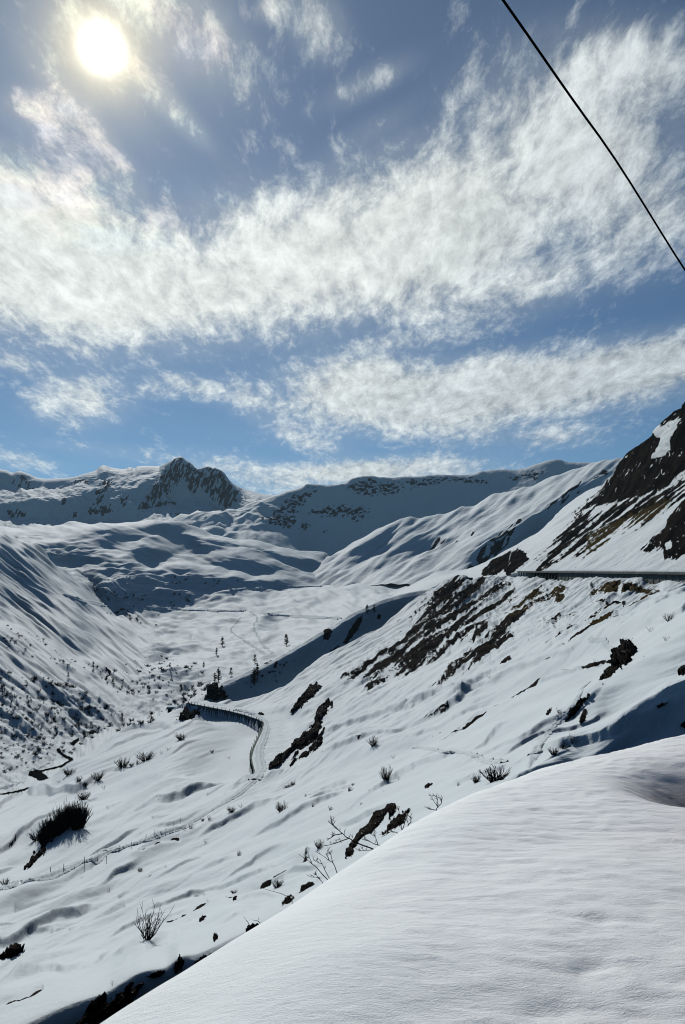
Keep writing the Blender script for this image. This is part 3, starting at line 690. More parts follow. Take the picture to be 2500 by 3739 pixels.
V5b = [(-900, 1880, 1051), (0, 1965, 1135), (192, 1975, 1193), (300, 1990, 1217), (430, 2010, 1208), (560, 2030, 1243), (700, 2040, 1280), (1000, 2058, 1345), (1150, 2075, 1403), (1300, 2087, 1469), (1900, 2060, 1590)]
V6 = [(-900, 1880, 1195), (0, 1916, 1272), (60, 1922, 1287), (130, 1914, 1309), (196, 1920, 1334), (260, 1912, 1358), (330, 1918, 1360), (380, 1908, 1361), (420, 1901, 1360), (480, 1904, 1369), (549, 1902, 1384), (640, 1910, 1404), (700, 1920, 1417), (804, 1951, 1433), (930, 1976, 1450), (1059, 2002, 1474), (1120, 2008, 1489), (1176, 2018, 1502), (1230, 2052, 1511), (1278, 2080, 1518), (1400, 2090, 1535), (1900, 2062, 1626)]
SHADE_V = [[(178, 2022), (200, 2012), (235, 2030), (255, 2050), (240, 2066), (205, 2062)], [(255, 2030), (290, 2008), (350, 2010), (380, 2020), (372, 2045), (330, 2062), (280, 2058)], [(368, 1990), (395, 1965), (440, 1958), (448, 1985), (420, 2010), (385, 2020)],
           [(462, 1958), (520, 1950), (545, 1960), (500, 1985), (470, 1985)], [(458, 2015), (500, 2002), (560, 2008), (600, 2004), (640, 2040), (625, 2060), (570, 2084), (520, 2070), (480, 2062)], [(690, 1950), (715, 1945), (760, 2000), (800, 2060), (760, 2062), (715, 2010)],
           [(770, 2046), (850, 2036), (930, 2046), (1010, 2070), (1040, 2090), (960, 2096), (860, 2080), (790, 2070)], [(600, 2098), (700, 2096), (800, 2100), (900, 2096), (990, 2106), (1045, 2130), (1030, 2146), (880, 2150), (740, 2150), (640, 2130)], [(20, 1950), (80, 1955), (140, 1975), (120, 1990), (60, 1975)],
           [(150, 1930), (190, 1922), (230, 1940), (200, 1955), (165, 1948)], [(330, 1940), (380, 1930), (430, 1940), (380, 1962), (340, 1958)], [(560, 1925), (640, 1930), (700, 1960), (640, 1965), (590, 1950)], [(850, 1985), (930, 1990), (1010, 2020), (960, 2035), (890, 2015)], [(1070, 2040), (1150, 2040), (1210, 2070), (1150, 2085), (1090, 2070)],
           [(330, 2110), (372, 2130), (440, 2170), (520, 2165), (560, 2190), (500, 2222), (430, 2226), (380, 2200), (345, 2150)], [(560, 2160), (640, 2165), (700, 2185), (640, 2205), (580, 2200)]]
SHADE_L = [[(440, 2562), (470, 2548), (495, 2575), (485, 2592), (455, 2582)], [(120, 2490), (180, 2485), (300, 2560), (380, 2620), (340, 2640), (240, 2590), (150, 2540)], [(205, 2290), (250, 2300), (290, 2350), (330, 2395), (320, 2420), (270, 2380), (225, 2330)], [(500, 2440), (560, 2425), (640, 2440), (620, 2470), (540, 2480)],
           [(0, 2130), (40, 2150), (120, 2220), (190, 2290), (150, 2290), (60, 2210), (0, 2170)], [(0, 2020), (40, 2040), (110, 2110), (170, 2180), (140, 2180), (60, 2110), (0, 2050)], [(300, 2430), (360, 2420), (420, 2440), (380, 2470), (320, 2462)], [(0, 2600), (50, 2620), (110, 2680), (150, 2740), (90, 2720), (20, 2660)],
           [(420, 2500), (500, 2510), (560, 2520), (520, 2550), (450, 2530)], [(880, 2360), (960, 2340), (1000, 2350), (930, 2385)], [(560, 2610), (640, 2580), (600, 2620), (500, 2650)]]
LIT_V = [[(60, 1990), (144, 1978), (230, 1950), (319, 1929), (431, 1907), (558, 1909)], [(558, 1945), (600, 1962), (630, 1984), (678, 2020), (710, 2048)], [(447, 1992), (510, 1977), (590, 1996)],
         [(231, 2062), (335, 2064), (399, 2026), (447, 2024), (494, 2056), (550, 2082), (622, 2058), (694, 2056), (797, 2088), (917, 2104), (1021, 2104)], [(702, 1937), (790, 1956), (877, 1974), (1037, 2010), (1156, 2034), (1244, 2060)], [(758, 2032), (877, 2012), (997, 2060)],
         [(0, 1935), (60, 1940), (120, 1925), (200, 1932), (280, 1930)], [(327, 2411), (420, 2368), (558, 2336), (718, 2311), (860, 2305)], [(120, 2040), (200, 2100), (330, 2195), (450, 2270), (560, 2325), (640, 2345)], [(0, 2270), (120, 2330), (240, 2400), (330, 2450)], [(560, 2440), (640, 2420), (740, 2430)], [(330, 2500), (430, 2540), (500, 2560)]]
def steep_v(px, py):
    wx, wy = px + 12*fbm(px/90, py/50, 2, 2), py + 8*fbm(px/90, py/50, 2, 5)
    f = np.ones_like(px); lo = np.zeros_like(px)
    for q in SHADE_V: f = np.minimum(f, 1 - 0.60*sstep(area(wx, wy, q, 22), 0.1, 0.9))
    for q in SHADE_L: f = np.minimum(f, 1 - 0.6*sstep(area(wx, wy, q, 18), 0.1, 0.95))
    for q in LIT_V: f = f + 1.9*sstep(stroke(wx, wy, q, 20), 0, 1)
    return f
px, py, r, P = loft([V0, V1, V2, V3, V3b, V4, V5, V5b, V6, off(V6, 20, 1.07), off(V6, 90, 1.25)], U, [8, 80, 85, 80, 75, 60, 60, 60, 8, 6], steep_v, [(1, 5), (5, 8)])
m = r/F; X, Y = P[..., 0].copy(), P[..., 1].copy()
left = sstep(560 - px + (2400 - py)*0.25, -60, 120)*sstep(py, 2760, 2640)*(1 - sstep(r, 960, 1100))
P[..., 2] += m*left*(22*streak(px, py, -36, 300, 34, 3, 0) + 11*streak(px, py, -37, 190, 13, 2, 3) + 7.0*streak(px, py, -38, 110, 6, 2, 5))
hump = sstep(r, 1080, 1300)
P[..., 2] += m*hump*(20*fbm(px/210 + 3.1, py/62, 3, 1, 0.4) + 6*streak(px, py, -18, 160, 22, 2, 4) + 1.5*fbm(px/40, py/14, 2, 6))
floor_w = sstep(r, 380, 520)*(1 - left)*(1 - hump)
P[..., 2] += m*floor_w*(27*fbm(px/150, py/42, 3, 2) + 6*fbm(px/60, py/14, 2, 5))
lowl = sstep(py, 2480, 2560)*(r < 560)
P[..., 2] += m*lowl*(20*streak(px, py, -32, 150, 36, 3, 1) + 6*fbm(px/26, py/16, 3, 6))
# the gully that comes down between the left slope and the humps
g_ = stroke(px, py, [(300, 2085), (340, 2110), (365, 2170), (395, 2205), (430, 2232)], 34)
P[..., 2] -= m*20*g_*g_
g2 = stroke(px, py, [(430, 2232), (500, 2270), (600, 2310), (690, 2325)], 12)
P[..., 2] -= m*7*g2
sp = (fbm(px/8, py/6, 2, 4) > 0.52)*1.0
sp_w = np.maximum.reduce([area(px, py, [(0, 2440), (250, 2480), (420, 2560), (400, 2640), (280, 2740), (100, 2780), (0, 2800)], 60),
                          0.8*area(px, py, [(380, 2480), (520, 2420), (700, 2420), (740, 2500), (560, 2560)], 40), 0.7*area(px, py, [(0, 2250), (160, 2320), (340, 2440), (200, 2440), (0, 2380)], 40),
                          0.6*area(px, py, [(330, 2110), (420, 2220), (560, 2220), (700, 2200), (560, 2150), (420, 2110)], 20)])
rockf = 0.66*sp*(sp_w + 0.5*fbm(px/60, py/40, 2, 2) > 0.45)
dk = np.maximum.reduce([stroke(px, py, [(330, 2105), (350, 2150), (372, 2195), (410, 2225)], 5), stroke(px, py, [(400, 2222), (440, 2220), (470, 2235)], 5),
                        stroke(px, py, [(385, 2440), (400, 2460), (380, 2480)], 8)])
rockf = np.maximum(rockf, dk*0.9 + 0.5*fbm(px/8, py/8, 2, 1)*(dk > 0.05))
sheet('valley', P, M_valley, 'snow covered valley with stream bed, left hand slope and rounded hills at its head', {'rock': rockf, 'grass': rockf*0})

# --- the ridges at the head of the valley
U = spread(900, 2900, 1000, 2320, 5.0, 30)
E0 = [(900, 2180, 1250), (1150, 2160, 1250), (1300, 2145, 1200), (1600, 2135, 1120), (1900, 2060, 1120), (2300, 1900, 1120), (2900, 1900, 1120)]
E1 = [(900, 2150, 1324), (1150, 2105, 1324), (1300, 2075, 1313), (1450, 2060, 1297), (1600, 2040, 1287), (1750, 1990, 1287), (1900, 1930, 1297), (2300, 1790, 1324), (2900, 1760, 1324)]
E1b = [(900, 2140, 1404), (1150, 2070, 1404), (1300, 2020, 1415), (1450, 1975, 1425), (1600, 1940, 1431), (1750, 1900, 1446), (1900, 1850, 1457), (2100, 1770, 1478), (2300, 1730, 1484), (2900, 1720, 1484)]
E2 = [(900, 2140, 1415), (1100, 2060, 1478), (1180, 2022, 1484), (1250, 2004, 1492), (1320, 1958, 1503), (1386, 1922, 1510), (1450, 1905, 1523), (1513, 1889, 1537), (1609, 1870, 1553), (1697, 1850, 1564), (1760, 1829, 1575), (1808, 1803, 1585), (1870, 1795, 1590), (1944, 1781, 1595), (2000, 1748, 1606), (2039, 1727, 1617), (2127, 1703, 1617), (2207, 1687, 1617), (2263, 1682, 1617), (2900, 1640, 1617)]
SHADE_E = [[(1640, 2085), (1700, 2010), (1790, 1950), (1880, 1900), (1990, 1830), (2110, 1770), (2200, 1730), (2260, 1710), (2240, 1760), (2120, 1840), (2010, 1910), (1960, 1960), (1880, 2000), (1760, 2070)], [(1250, 2060), (1320, 1990), (1400, 1940), (1470, 1930), (1440, 1970), (1370, 2030), (1300, 2075)],
           [(1440, 2000), (1500, 1960), (1560, 1940), (1600, 1930), (1560, 1990), (1490, 2040), (1440, 2050)], [(1580, 1990), (1640, 1950), (1720, 1920), (1690, 1970), (1620, 2020)], [(1300, 2090), (1370, 2060), (1420, 2070), (1360, 2100)], [(1700, 1890), (1780, 1860), (1850, 1830), (1820, 1870), (1740, 1910)]]
def steep_e(px, py):
    wx, wy = px + 22*fbm(px/70, py/60, 3, 2), py + 16*fbm(px/70, py/60, 3, 5)
    f = np.ones_like(px)
    for q in SHADE_E: f = np.minimum(f, 1 - 0.82*sstep(area(wx, wy, q, 16), 0.1, 0.95))
    return f
px, py, r, P = loft([E0, E1, E1b, E2, off(E2, 20, 1.06), off(E2, 120, 1.2)], U, [50, 60, 70, 8, 6], steep_e, [(0, 3)])
m = r/F
P[..., 2] += m*(26*streak(px, py, 30, 300, 66, 3, 2) + 11*streak(px, py, 36, 170, 28, 2, 4) + 3*streak(px, py, 34, 70, 12, 2, 6))
fz = area(px, py, [(1380, 2110), (1440, 2020), (1500, 1990), (1600, 2080), (1560, 2110)], 30)
rk = np.maximum.reduce([area(px, py, q, 14) for q in [
    [(1700, 2080), (1790, 1980), (1850, 1920), (1900, 1890), (1880, 1950), (1800, 2040)], [(1980, 1860), (2050, 1800), (2120, 1760), (2110, 1800), (2030, 1850)],
    [(2160, 1760), (2200, 1715), (2240, 1705), (2215, 1745)], [(1560, 2000), (1600, 1960), (1625, 1965), (1580, 2010)], [(1640, 2000), (1670, 1985), (1660, 2005)], [(1700, 1960), (1760, 1930), (1740, 1960)]]])
rockf = np.where(rk > 0.02, rk*0.55 + 0.8*streak(px, py, 48, 40, 12, 3, 1)*np.minimum(1, rk*2) + 0.1, 0)
sheet('snowy_shoulder', P, M_far, 'far snowy shoulder with sunlit ribs rising to the right', {'rock': rockf, 'grass': rockf*0})

U = spread(600, 2900, 800, 2320, 5.0, 30)
W2 = [(600, 1900, 2782), (800, 1860, 2753), (900, 1840, 2724), (985, 1816, 2713), (1023, 1806, 2713), (1060, 1792, 2713), (1100, 1778, 2713), (1120, 1766, 2713), (1141, 1765, 2713), (1200, 1768, 2713), (1253, 1765, 2713), (1279, 1751, 2713), (1310, 1742, 2719), (1350, 1736, 2724), (1390, 1741, 2724), (1430, 1743, 2724), (1465, 1739, 2724), (1530, 1738, 2724), (1600, 1734, 2724), (1660, 1733, 2730), (1728, 1731, 2736), (1760, 1722, 2748), (1800, 1718, 2753), (1850, 1716, 2759), (1904, 1710, 2771), (1960, 1694, 2782), (2031, 1678, 2782), (2070, 1684, 2782), (2111, 1688, 2782), (2160, 1690, 2782), (2199, 1686, 2782), (2900, 1700, 2782)]
W1 = [(600, 2000, 2463), (800, 1960, 2463), (950, 1930, 2481), (1080, 1960, 2492), (1200, 2040, 2481), (1300, 2035, 2481), (1500, 1960, 2492), (1700, 1900, 2510), (2000, 1830, 2539), (2900, 1800, 2550)]
W1b = [(600, 1950, 2608), (800, 1905, 2608), (950, 1868, 2620), (1080, 1850, 2626), (1200, 1880, 2614), (1300, 1870, 2614), (1500, 1840, 2620), (1700, 1800, 2637), (2000, 1755, 2672), (2900, 1750, 2678)]
px, py, r, P = loft([off(W1, 90, 0.93), W1, W1b, W2, off(W2, 20, 1.05), off(W2, 120, 1.2)], U, [8, 50, 60, 8, 6])
m = r/F
inn = sstep(py, 1690, 1740)
wl = sstep(1040 - px, -40, 160)*sstep(py, 1815, 1850)
P[..., 2] += m*(8*fbm(px/120, py/60, 3, 2) + 2.5*(ridged(px/40, py/60, 3, 5) - 0.6)) + m*wl*(30*fbm(px/110, py/36, 3, 4) + 8*fbm(px/40, py/16, 2, 1))
rk = np.maximum.reduce([0.58*area(px, py, [(985, 1880), (1060, 1800), (1150, 1770), (1160, 1800), (1080, 1880), (1010, 1910)], 22), 0.66*area(px, py, [(930, 1890), (1040, 1870), (1100, 1900), (1050, 1935), (960, 1905)], 14),
                        0.60*area(px, py, [(1130, 1850), (1250, 1840), (1350, 1850), (1360, 1895), (1220, 1890), (1120, 1880)], 18), 0.60*area(px, py, [(1250, 1770), (1350, 1740), (1480, 1760), (1480, 1800), (1350, 1820), (1270, 1800)], 22),
                        0.55*area(px, py, [(1470, 1750), (1620, 1735), (1800, 1745), (1790, 1775), (1620, 1765), (1500, 1790)], 14), 0.6*area(px, py, [(1850, 1740), (1950, 1715), (2020, 1725), (1960, 1755), (1870, 1760)], 14),
                        0.56*area(px, py, [(1050, 1920), (1160, 1900), (1120, 1940)], 10), 0.52*area(px, py, [(1160, 1940), (1220, 1920), (1200, 1950)], 10), 0.5*area(px, py, [(1240, 1890), (1300, 1870), (1330, 1930), (1270, 1900)], 14)])
rockf = np.where(rk > 0.02, rk*0.84 + 1.2*fbm(px/14, py/9, 5, 3, 0.75)*np.minimum(1, rk*2) + 0.06, 0)
sheet('plateau_wall', P, M_far, 'long flat topped snow wall in shade closing the valley', {'rock': rockf, 'grass': rockf*0})

U = spread(-900, 1300, -60, 1180, 3.5, 30)
T3 = [(-900, 1660, 3300), (-200, 1700, 3300), (0, 1714, 3300), (18, 1716, 3300), (45, 1726, 3300), (67, 1720, 3300), (103, 1730, 3300), (134, 1744, 3300), (170, 1748, 3300), (210, 1747, 3300), (259, 1743, 3300), (312, 1729, 3320), (345, 1719, 3350), (353, 1714, 3380), (366, 1702, 3400), (378, 1699, 3400), (402, 1706, 3400), (430, 1711, 3400), (446, 1713, 3400), (460, 1711, 3400), (473, 1705, 3400), (491, 1710, 3400), (500, 1704, 3400), (536, 1701, 3400), (580, 1702, 3400), (592, 1698, 3300), (616, 1686, 3240), (634, 1677, 3220), (650, 1668, 3210), (660, 1667, 3205), (679, 1680, 3195), (700, 1693, 3185), (712, 1706, 3180), (722, 1711, 3175), (740, 1706, 3170), (758, 1702, 3165), (775, 1708, 3160), (794, 1711, 3150), (810, 1719, 3140), (819, 1727, 3130), (835, 1750, 3110), (850, 1765, 3100), (870, 1777, 3090), (886, 1783, 3120), (926, 1795, 3080), (957, 1803, 3040), (1018, 1809, 3000), (1180, 1850, 2950), (1300, 1900, 2950)]
T0 = [(-900, 2010, 2500), (0, 1970, 2550), (400, 1945, 2650), (700, 1960, 2600), (1000, 2030, 2450), (1300, 2080, 2400)]
T1 = [(-900, 1900, 2800), (0, 1890, 2830), (150, 1900, 2850), (250, 1915, 2860), (400, 1905, 2880), (500, 1890, 2870), (700, 1880, 2860), (850, 1900, 2800), (1000, 1950, 2650), (1300, 2000, 2600)]
T2 = [(-900, 1800, 3010), (0, 1812, 3030), (150, 1815, 3055), (300, 1810, 3080), (400, 1815, 3070), (520, 1812, 3060), (600, 1820, 3050), (700, 1815, 3040), (800, 1822, 3010), (870, 1840, 2930), (950, 1860, 2800), (1000, 1880, 2750), (1300, 1950, 2700)]
T2b = [(-900, 1720, 3200), (0, 1760, 3190), (150, 1776, 3200), (300, 1765, 3220), (400, 1752, 3230), (520, 1750, 3200), (600, 1752, 3160), (660, 1740, 3120), (740, 1760, 3100), (800, 1772, 3080), (870, 1806, 3000), (950, 1828, 2900), (1018, 1838, 2870), (1300, 1920, 2800)]
SHADE_T = [[(-60, 1840), (100, 1830), (220, 1835), (330, 1830), (420, 1830), (500, 1845), (560, 1860), (520, 1895), (420, 1905), (300, 1905), (150, 1890), (-60, 1880)], [(560, 1850), (600, 1720), (640, 1690), (700, 1715), (760, 1715), (830, 1750), (880, 1810), (840, 1850), (760, 1830), (660, 1820)],
           [(300, 1800), (350, 1770), (400, 1760), (430, 1790), (380, 1820), (320, 1825)], [(-60, 1735), (60, 1735), (110, 1765), (40, 1785), (-60, 1770)], [(440, 1790), (520, 1770), (560, 1780), (500, 1825), (450, 1830)], [(900, 1850), (1000, 1860), (1080, 1900), (1000, 1920), (900, 1890)]]
def steep_t(px, py):
    wx, wy = px + 14*fbm(px/70, py/50, 2, 2), py + 10*fbm(px/70, py/50, 2, 5)
    f = np.full(px.shape, 1.0)
    for q in SHADE_T: f = np.minimum(f, 1 - 0.72*sstep(area(wx, wy, q, 16), 0.1, 0.95))
    return f
px, py, r, P = loft([T0, T1, T2, T2b, T3, off(T3, 20, 1.05), off(T3, 120, 1.2)], U, [30, 55, 55, 60, 8, 6], steep_t, [(0, 4)])
m = r/F
pk = area(px, py, [(560, 1840), (600, 1700), (655, 1650), (720, 1690), (830, 1700), (900, 1790), (840, 1850), (740, 1820), (680, 1800), (620, 1820)], 30)
inn = sstep(py - np.interp(px, [p[0] for p in T3], [p[1] for p in T3]), 3, 30)
P[..., 2] += m*(16*fbm(px/110, py/60, 4, 2) + 13*(ridged(px/80 + py/130, py/50, 4, 4) - 0.6))*inn
P[..., 2] += m*pk*inn*(44*(ridged(px/46 - py/90, py/90, 4, 1) - 0.6) + 12*(ridged(px/16, py/26, 3, 6) - 0.6))
rk = np.maximum.reduce([0.62*area(px, py, [(600, 1720), (640, 1672), (690, 1690), (730, 1705), (800, 1712), (850, 1770), (875, 1800), (850, 1850), (790, 1830), (750, 1800), (700, 1800), (660, 1770), (600, 1800), (540, 1850), (500, 1860), (540, 1790)], 16),
                        0.75*area(px, py, [(790, 1830), (800, 1790), (840, 1765), (865, 1790), (830, 1850)], 10), 0.75*area(px, py, [(505, 1875), (520, 1830), (560, 1830), (640, 1825), (640, 1840), (560, 1850)], 8),
                        0.78*area(px, py, [(310, 1880), (330, 1845), (405, 1840), (410, 1870), (380, 1885)], 8), 0.60*area(px, py, [(335, 1840), (350, 1790), (375, 1750), (405, 1745), (410, 1765), (380, 1800), (380, 1840)], 10),
                        0.62*area(px, py, [(218, 1858), (220, 1820), (240, 1820), (240, 1850)], 7), 0.6*area(px, py, [(250, 1888), (265, 1862), (282, 1868), (280, 1890)], 6), 0.58*area(px, py, [(435, 1865), (440, 1820), (470, 1800), (460, 1850)], 8),
                        0.5*area(px, py, [(30, 1760), (80, 1730), (140, 1770), (100, 1790)], 12), 0.5*area(px, py, [(0, 1870), (60, 1850), (110, 1880), (60, 1890)], 14), 0.52*area(px, py, [(220, 1770), (300, 1740), (330, 1760), (260, 1780)], 12), 0.5*area(px, py, [(600, 1880), (660, 1870), (680, 1900), (620, 1890)], 12)])
rockf = np.where(rk > 0.02, rk*0.86 + 1.1*streak(px, py, 58, 24, 8, 5, 3)*np.minimum(1, rk*2) + 0.08, 0)
scat = (fbm(px/14, py/8, 3, 6) > 0.52)*(py < 1900)
rockf = np.maximum(rockf, 0.55*scat)
sheet('peak_massif', P, M_far, 'far massif with a pointed rocky snow peak in shade', {'rock': rockf, 'grass': rockf*0})

# ---------------------------------------------------------------- finding the ground
def ray(px_, py_, names):
    d = at(px_, py_, 1.0).normalized(); best = None
    for nme in names:
        h = SHEETS[nme].ray_cast(Vector((0, 0, 0)), d, 9000)
        if h[0] is not None and (best is None or h[3] < best[3]): best = h
    return best
def drop(x, y, names):
    best = None
    for nme in names:
        h = SHEETS[nme].ray_cast(Vector((x, y, 900)), Vector((0, 0, -1)), 2000)
        if h[0] is not None and (best is None or h[0].z > best.z): best = h[0]
    return best
ALL = list(SHEETS)
GROUND = ['snow_slope', 'rocky_mountain', 'shaded_spur', 'valley', 'snow_bank']
#OBJECTS
# ---------------------------------------------------------------- rock that stands out of the snow
def rock_patch(name, label, poly, height, step, names, mat, cat='rock', seed=0, ragged=0.95, kind=None, push=0.35, flat=False, group=None):
    q = np.array(poly, float)
    x0, x1, y0, y1 = q[:, 0].min() - 2*step, q[:, 0].max() + 2*step, q[:, 1].min() - 2*step, q[:, 1].max() + 2*step
    gx = np.arange(x0, x1, step); gy = np.arange(y0, y1, step)
    PX, PY = np.meshgrid(gx, gy)
    jx = 0.32*step*fbm(PX/step*0.9, PY/step*0.9, 1, seed % 5); jy = 0.32*step*fbm(PX/step*0.9 + 50, PY/step*0.9, 1, (seed + 2) % 5)
    sd = poly_sd(PX, PY, poly)
    size = max(3.0, min(x1 - x0, y1 - y0))
    nz = ridged((PX - PY)/size*1.6 + seed*3.7, (PX + PY)/size*4.0, 4, seed % 6) - 0.6
    ca_, sa_ = math.cos(math.radians(48)), math.sin(math.radians(48))
    al_, ac_ = PX*ca_ - PY*sa_, PX*sa_ + PY*ca_
    nf = fbm(al_/size*3.4 + seed, ac_/size*12, 4, (seed + 3) % 6, 0.62)
    sd = sd + ragged*size*0.16*(nf + nz)
    P3 = np.zeros(PX.shape + (3,)); ok = np.zeros(PX.shape, bool)
    fe = max(step*1.2, size*0.16)
    rs = []
    for i in range(PX.shape[0]):
        for j in range(PX.shape[1]):
            if sd[i, j] < -2.2*step: continue
            h = ray(PX[i, j] + jx[i, j], PY[i, j] + jy[i, j], names)
            if h is None: continue
            p, nrm = h[0], h[1]
            if nrm.z < 0: nrm = -nrm
            k = min(1.0, max(-0.6, sd[i, j]/fe))
            hh = height*(k**0.6)*(0.8 + (0 if flat else 0.55*float(nz[i, j]) + 0.35*float(nf[i, j]))) + (0.18*height if not flat else 0) if k > 0 else height*0.7*k
            toc = Vector((-p.x, -p.y, 0)).normalized()
            d = Vector((0, 0, 1)) if flat else (nrm*(1 - push) + toc*push*0.7 + Vector((0, 0, push*0.6)))
            p = p + d*hh + Vector((0, 0, 0.015 if flat else 0))
            P3[i, j] = p; ok[i, j] = True; rs.append(math.hypot(p.x, p.y))
    keep = ok[:-1, :-1] & ok[1:, :-1] & ok[:-1, 1:] & ok[1:, 1:]
    if not keep.any(): return None
    R = np.hypot(P3[..., 0], P3[..., 1])
    lo = np.minimum.reduce([R[:-1, :-1], R[1:, :-1], R[:-1, 1:], R[1:, 1:]]); hi = np.maximum.reduce([R[:-1, :-1], R[1:, :-1], R[:-1, 1:], R[1:, 1:]])
    keep &= hi < lo*1.12 + 0.5
    # keep the largest connected piece
    lab = np.where(keep, np.arange(keep.size).reshape(keep.shape), -1)
    for _ in range(400):
        l2 = lab.copy()
        l2[1:] = np.where(keep[1:] & keep[:-1], np.maximum(l2[1:], lab[:-1]), l2[1:]); l2[:-1] = np.where(keep[:-1] & keep[1:], np.maximum(l2[:-1], lab[1:]), l2[:-1])
        l2[:, 1:] = np.where(keep[:, 1:] & keep[:, :-1], np.maximum(l2[:, 1:], lab[:, :-1]), l2[:, 1:]); l2[:, :-1] = np.where(keep[:, :-1] & keep[:, 1:], np.maximum(l2[:, :-1], lab[:, 1:]), l2[:, :-1])
        if (l2 == lab).all(): break
        lab = l2
    ids, cn = np.unique(lab[keep], return_counts=True); keep &= lab == ids[cn.argmax()]
    idx = np.full(ok.shape, -1); V = []; Fc = []
    c = P3[ok].mean(0); c[2] = P3[ok][:, 2].min()
    for i, j in zip(*np.nonzero(keep)):
        f = []
        for a, b_ in ((i, j), (i, j + 1), (i + 1, j + 1), (i + 1, j)):
            if idx[a, b_] < 0: idx[a, b_] = len(V); V.append(P3[a, b_] - c)
            f.append(int(idx[a, b_]))
        Fc.append(f[::-1])
    o = mesh_obj(name, V, Fc, mat, smooth=flat, loc=tuple(c))
    return tag(o, label, None if kind else cat, group, kind)
SL = ['snow_slope']; SV = ['snow_slope', 'valley', 'shaded_spur']
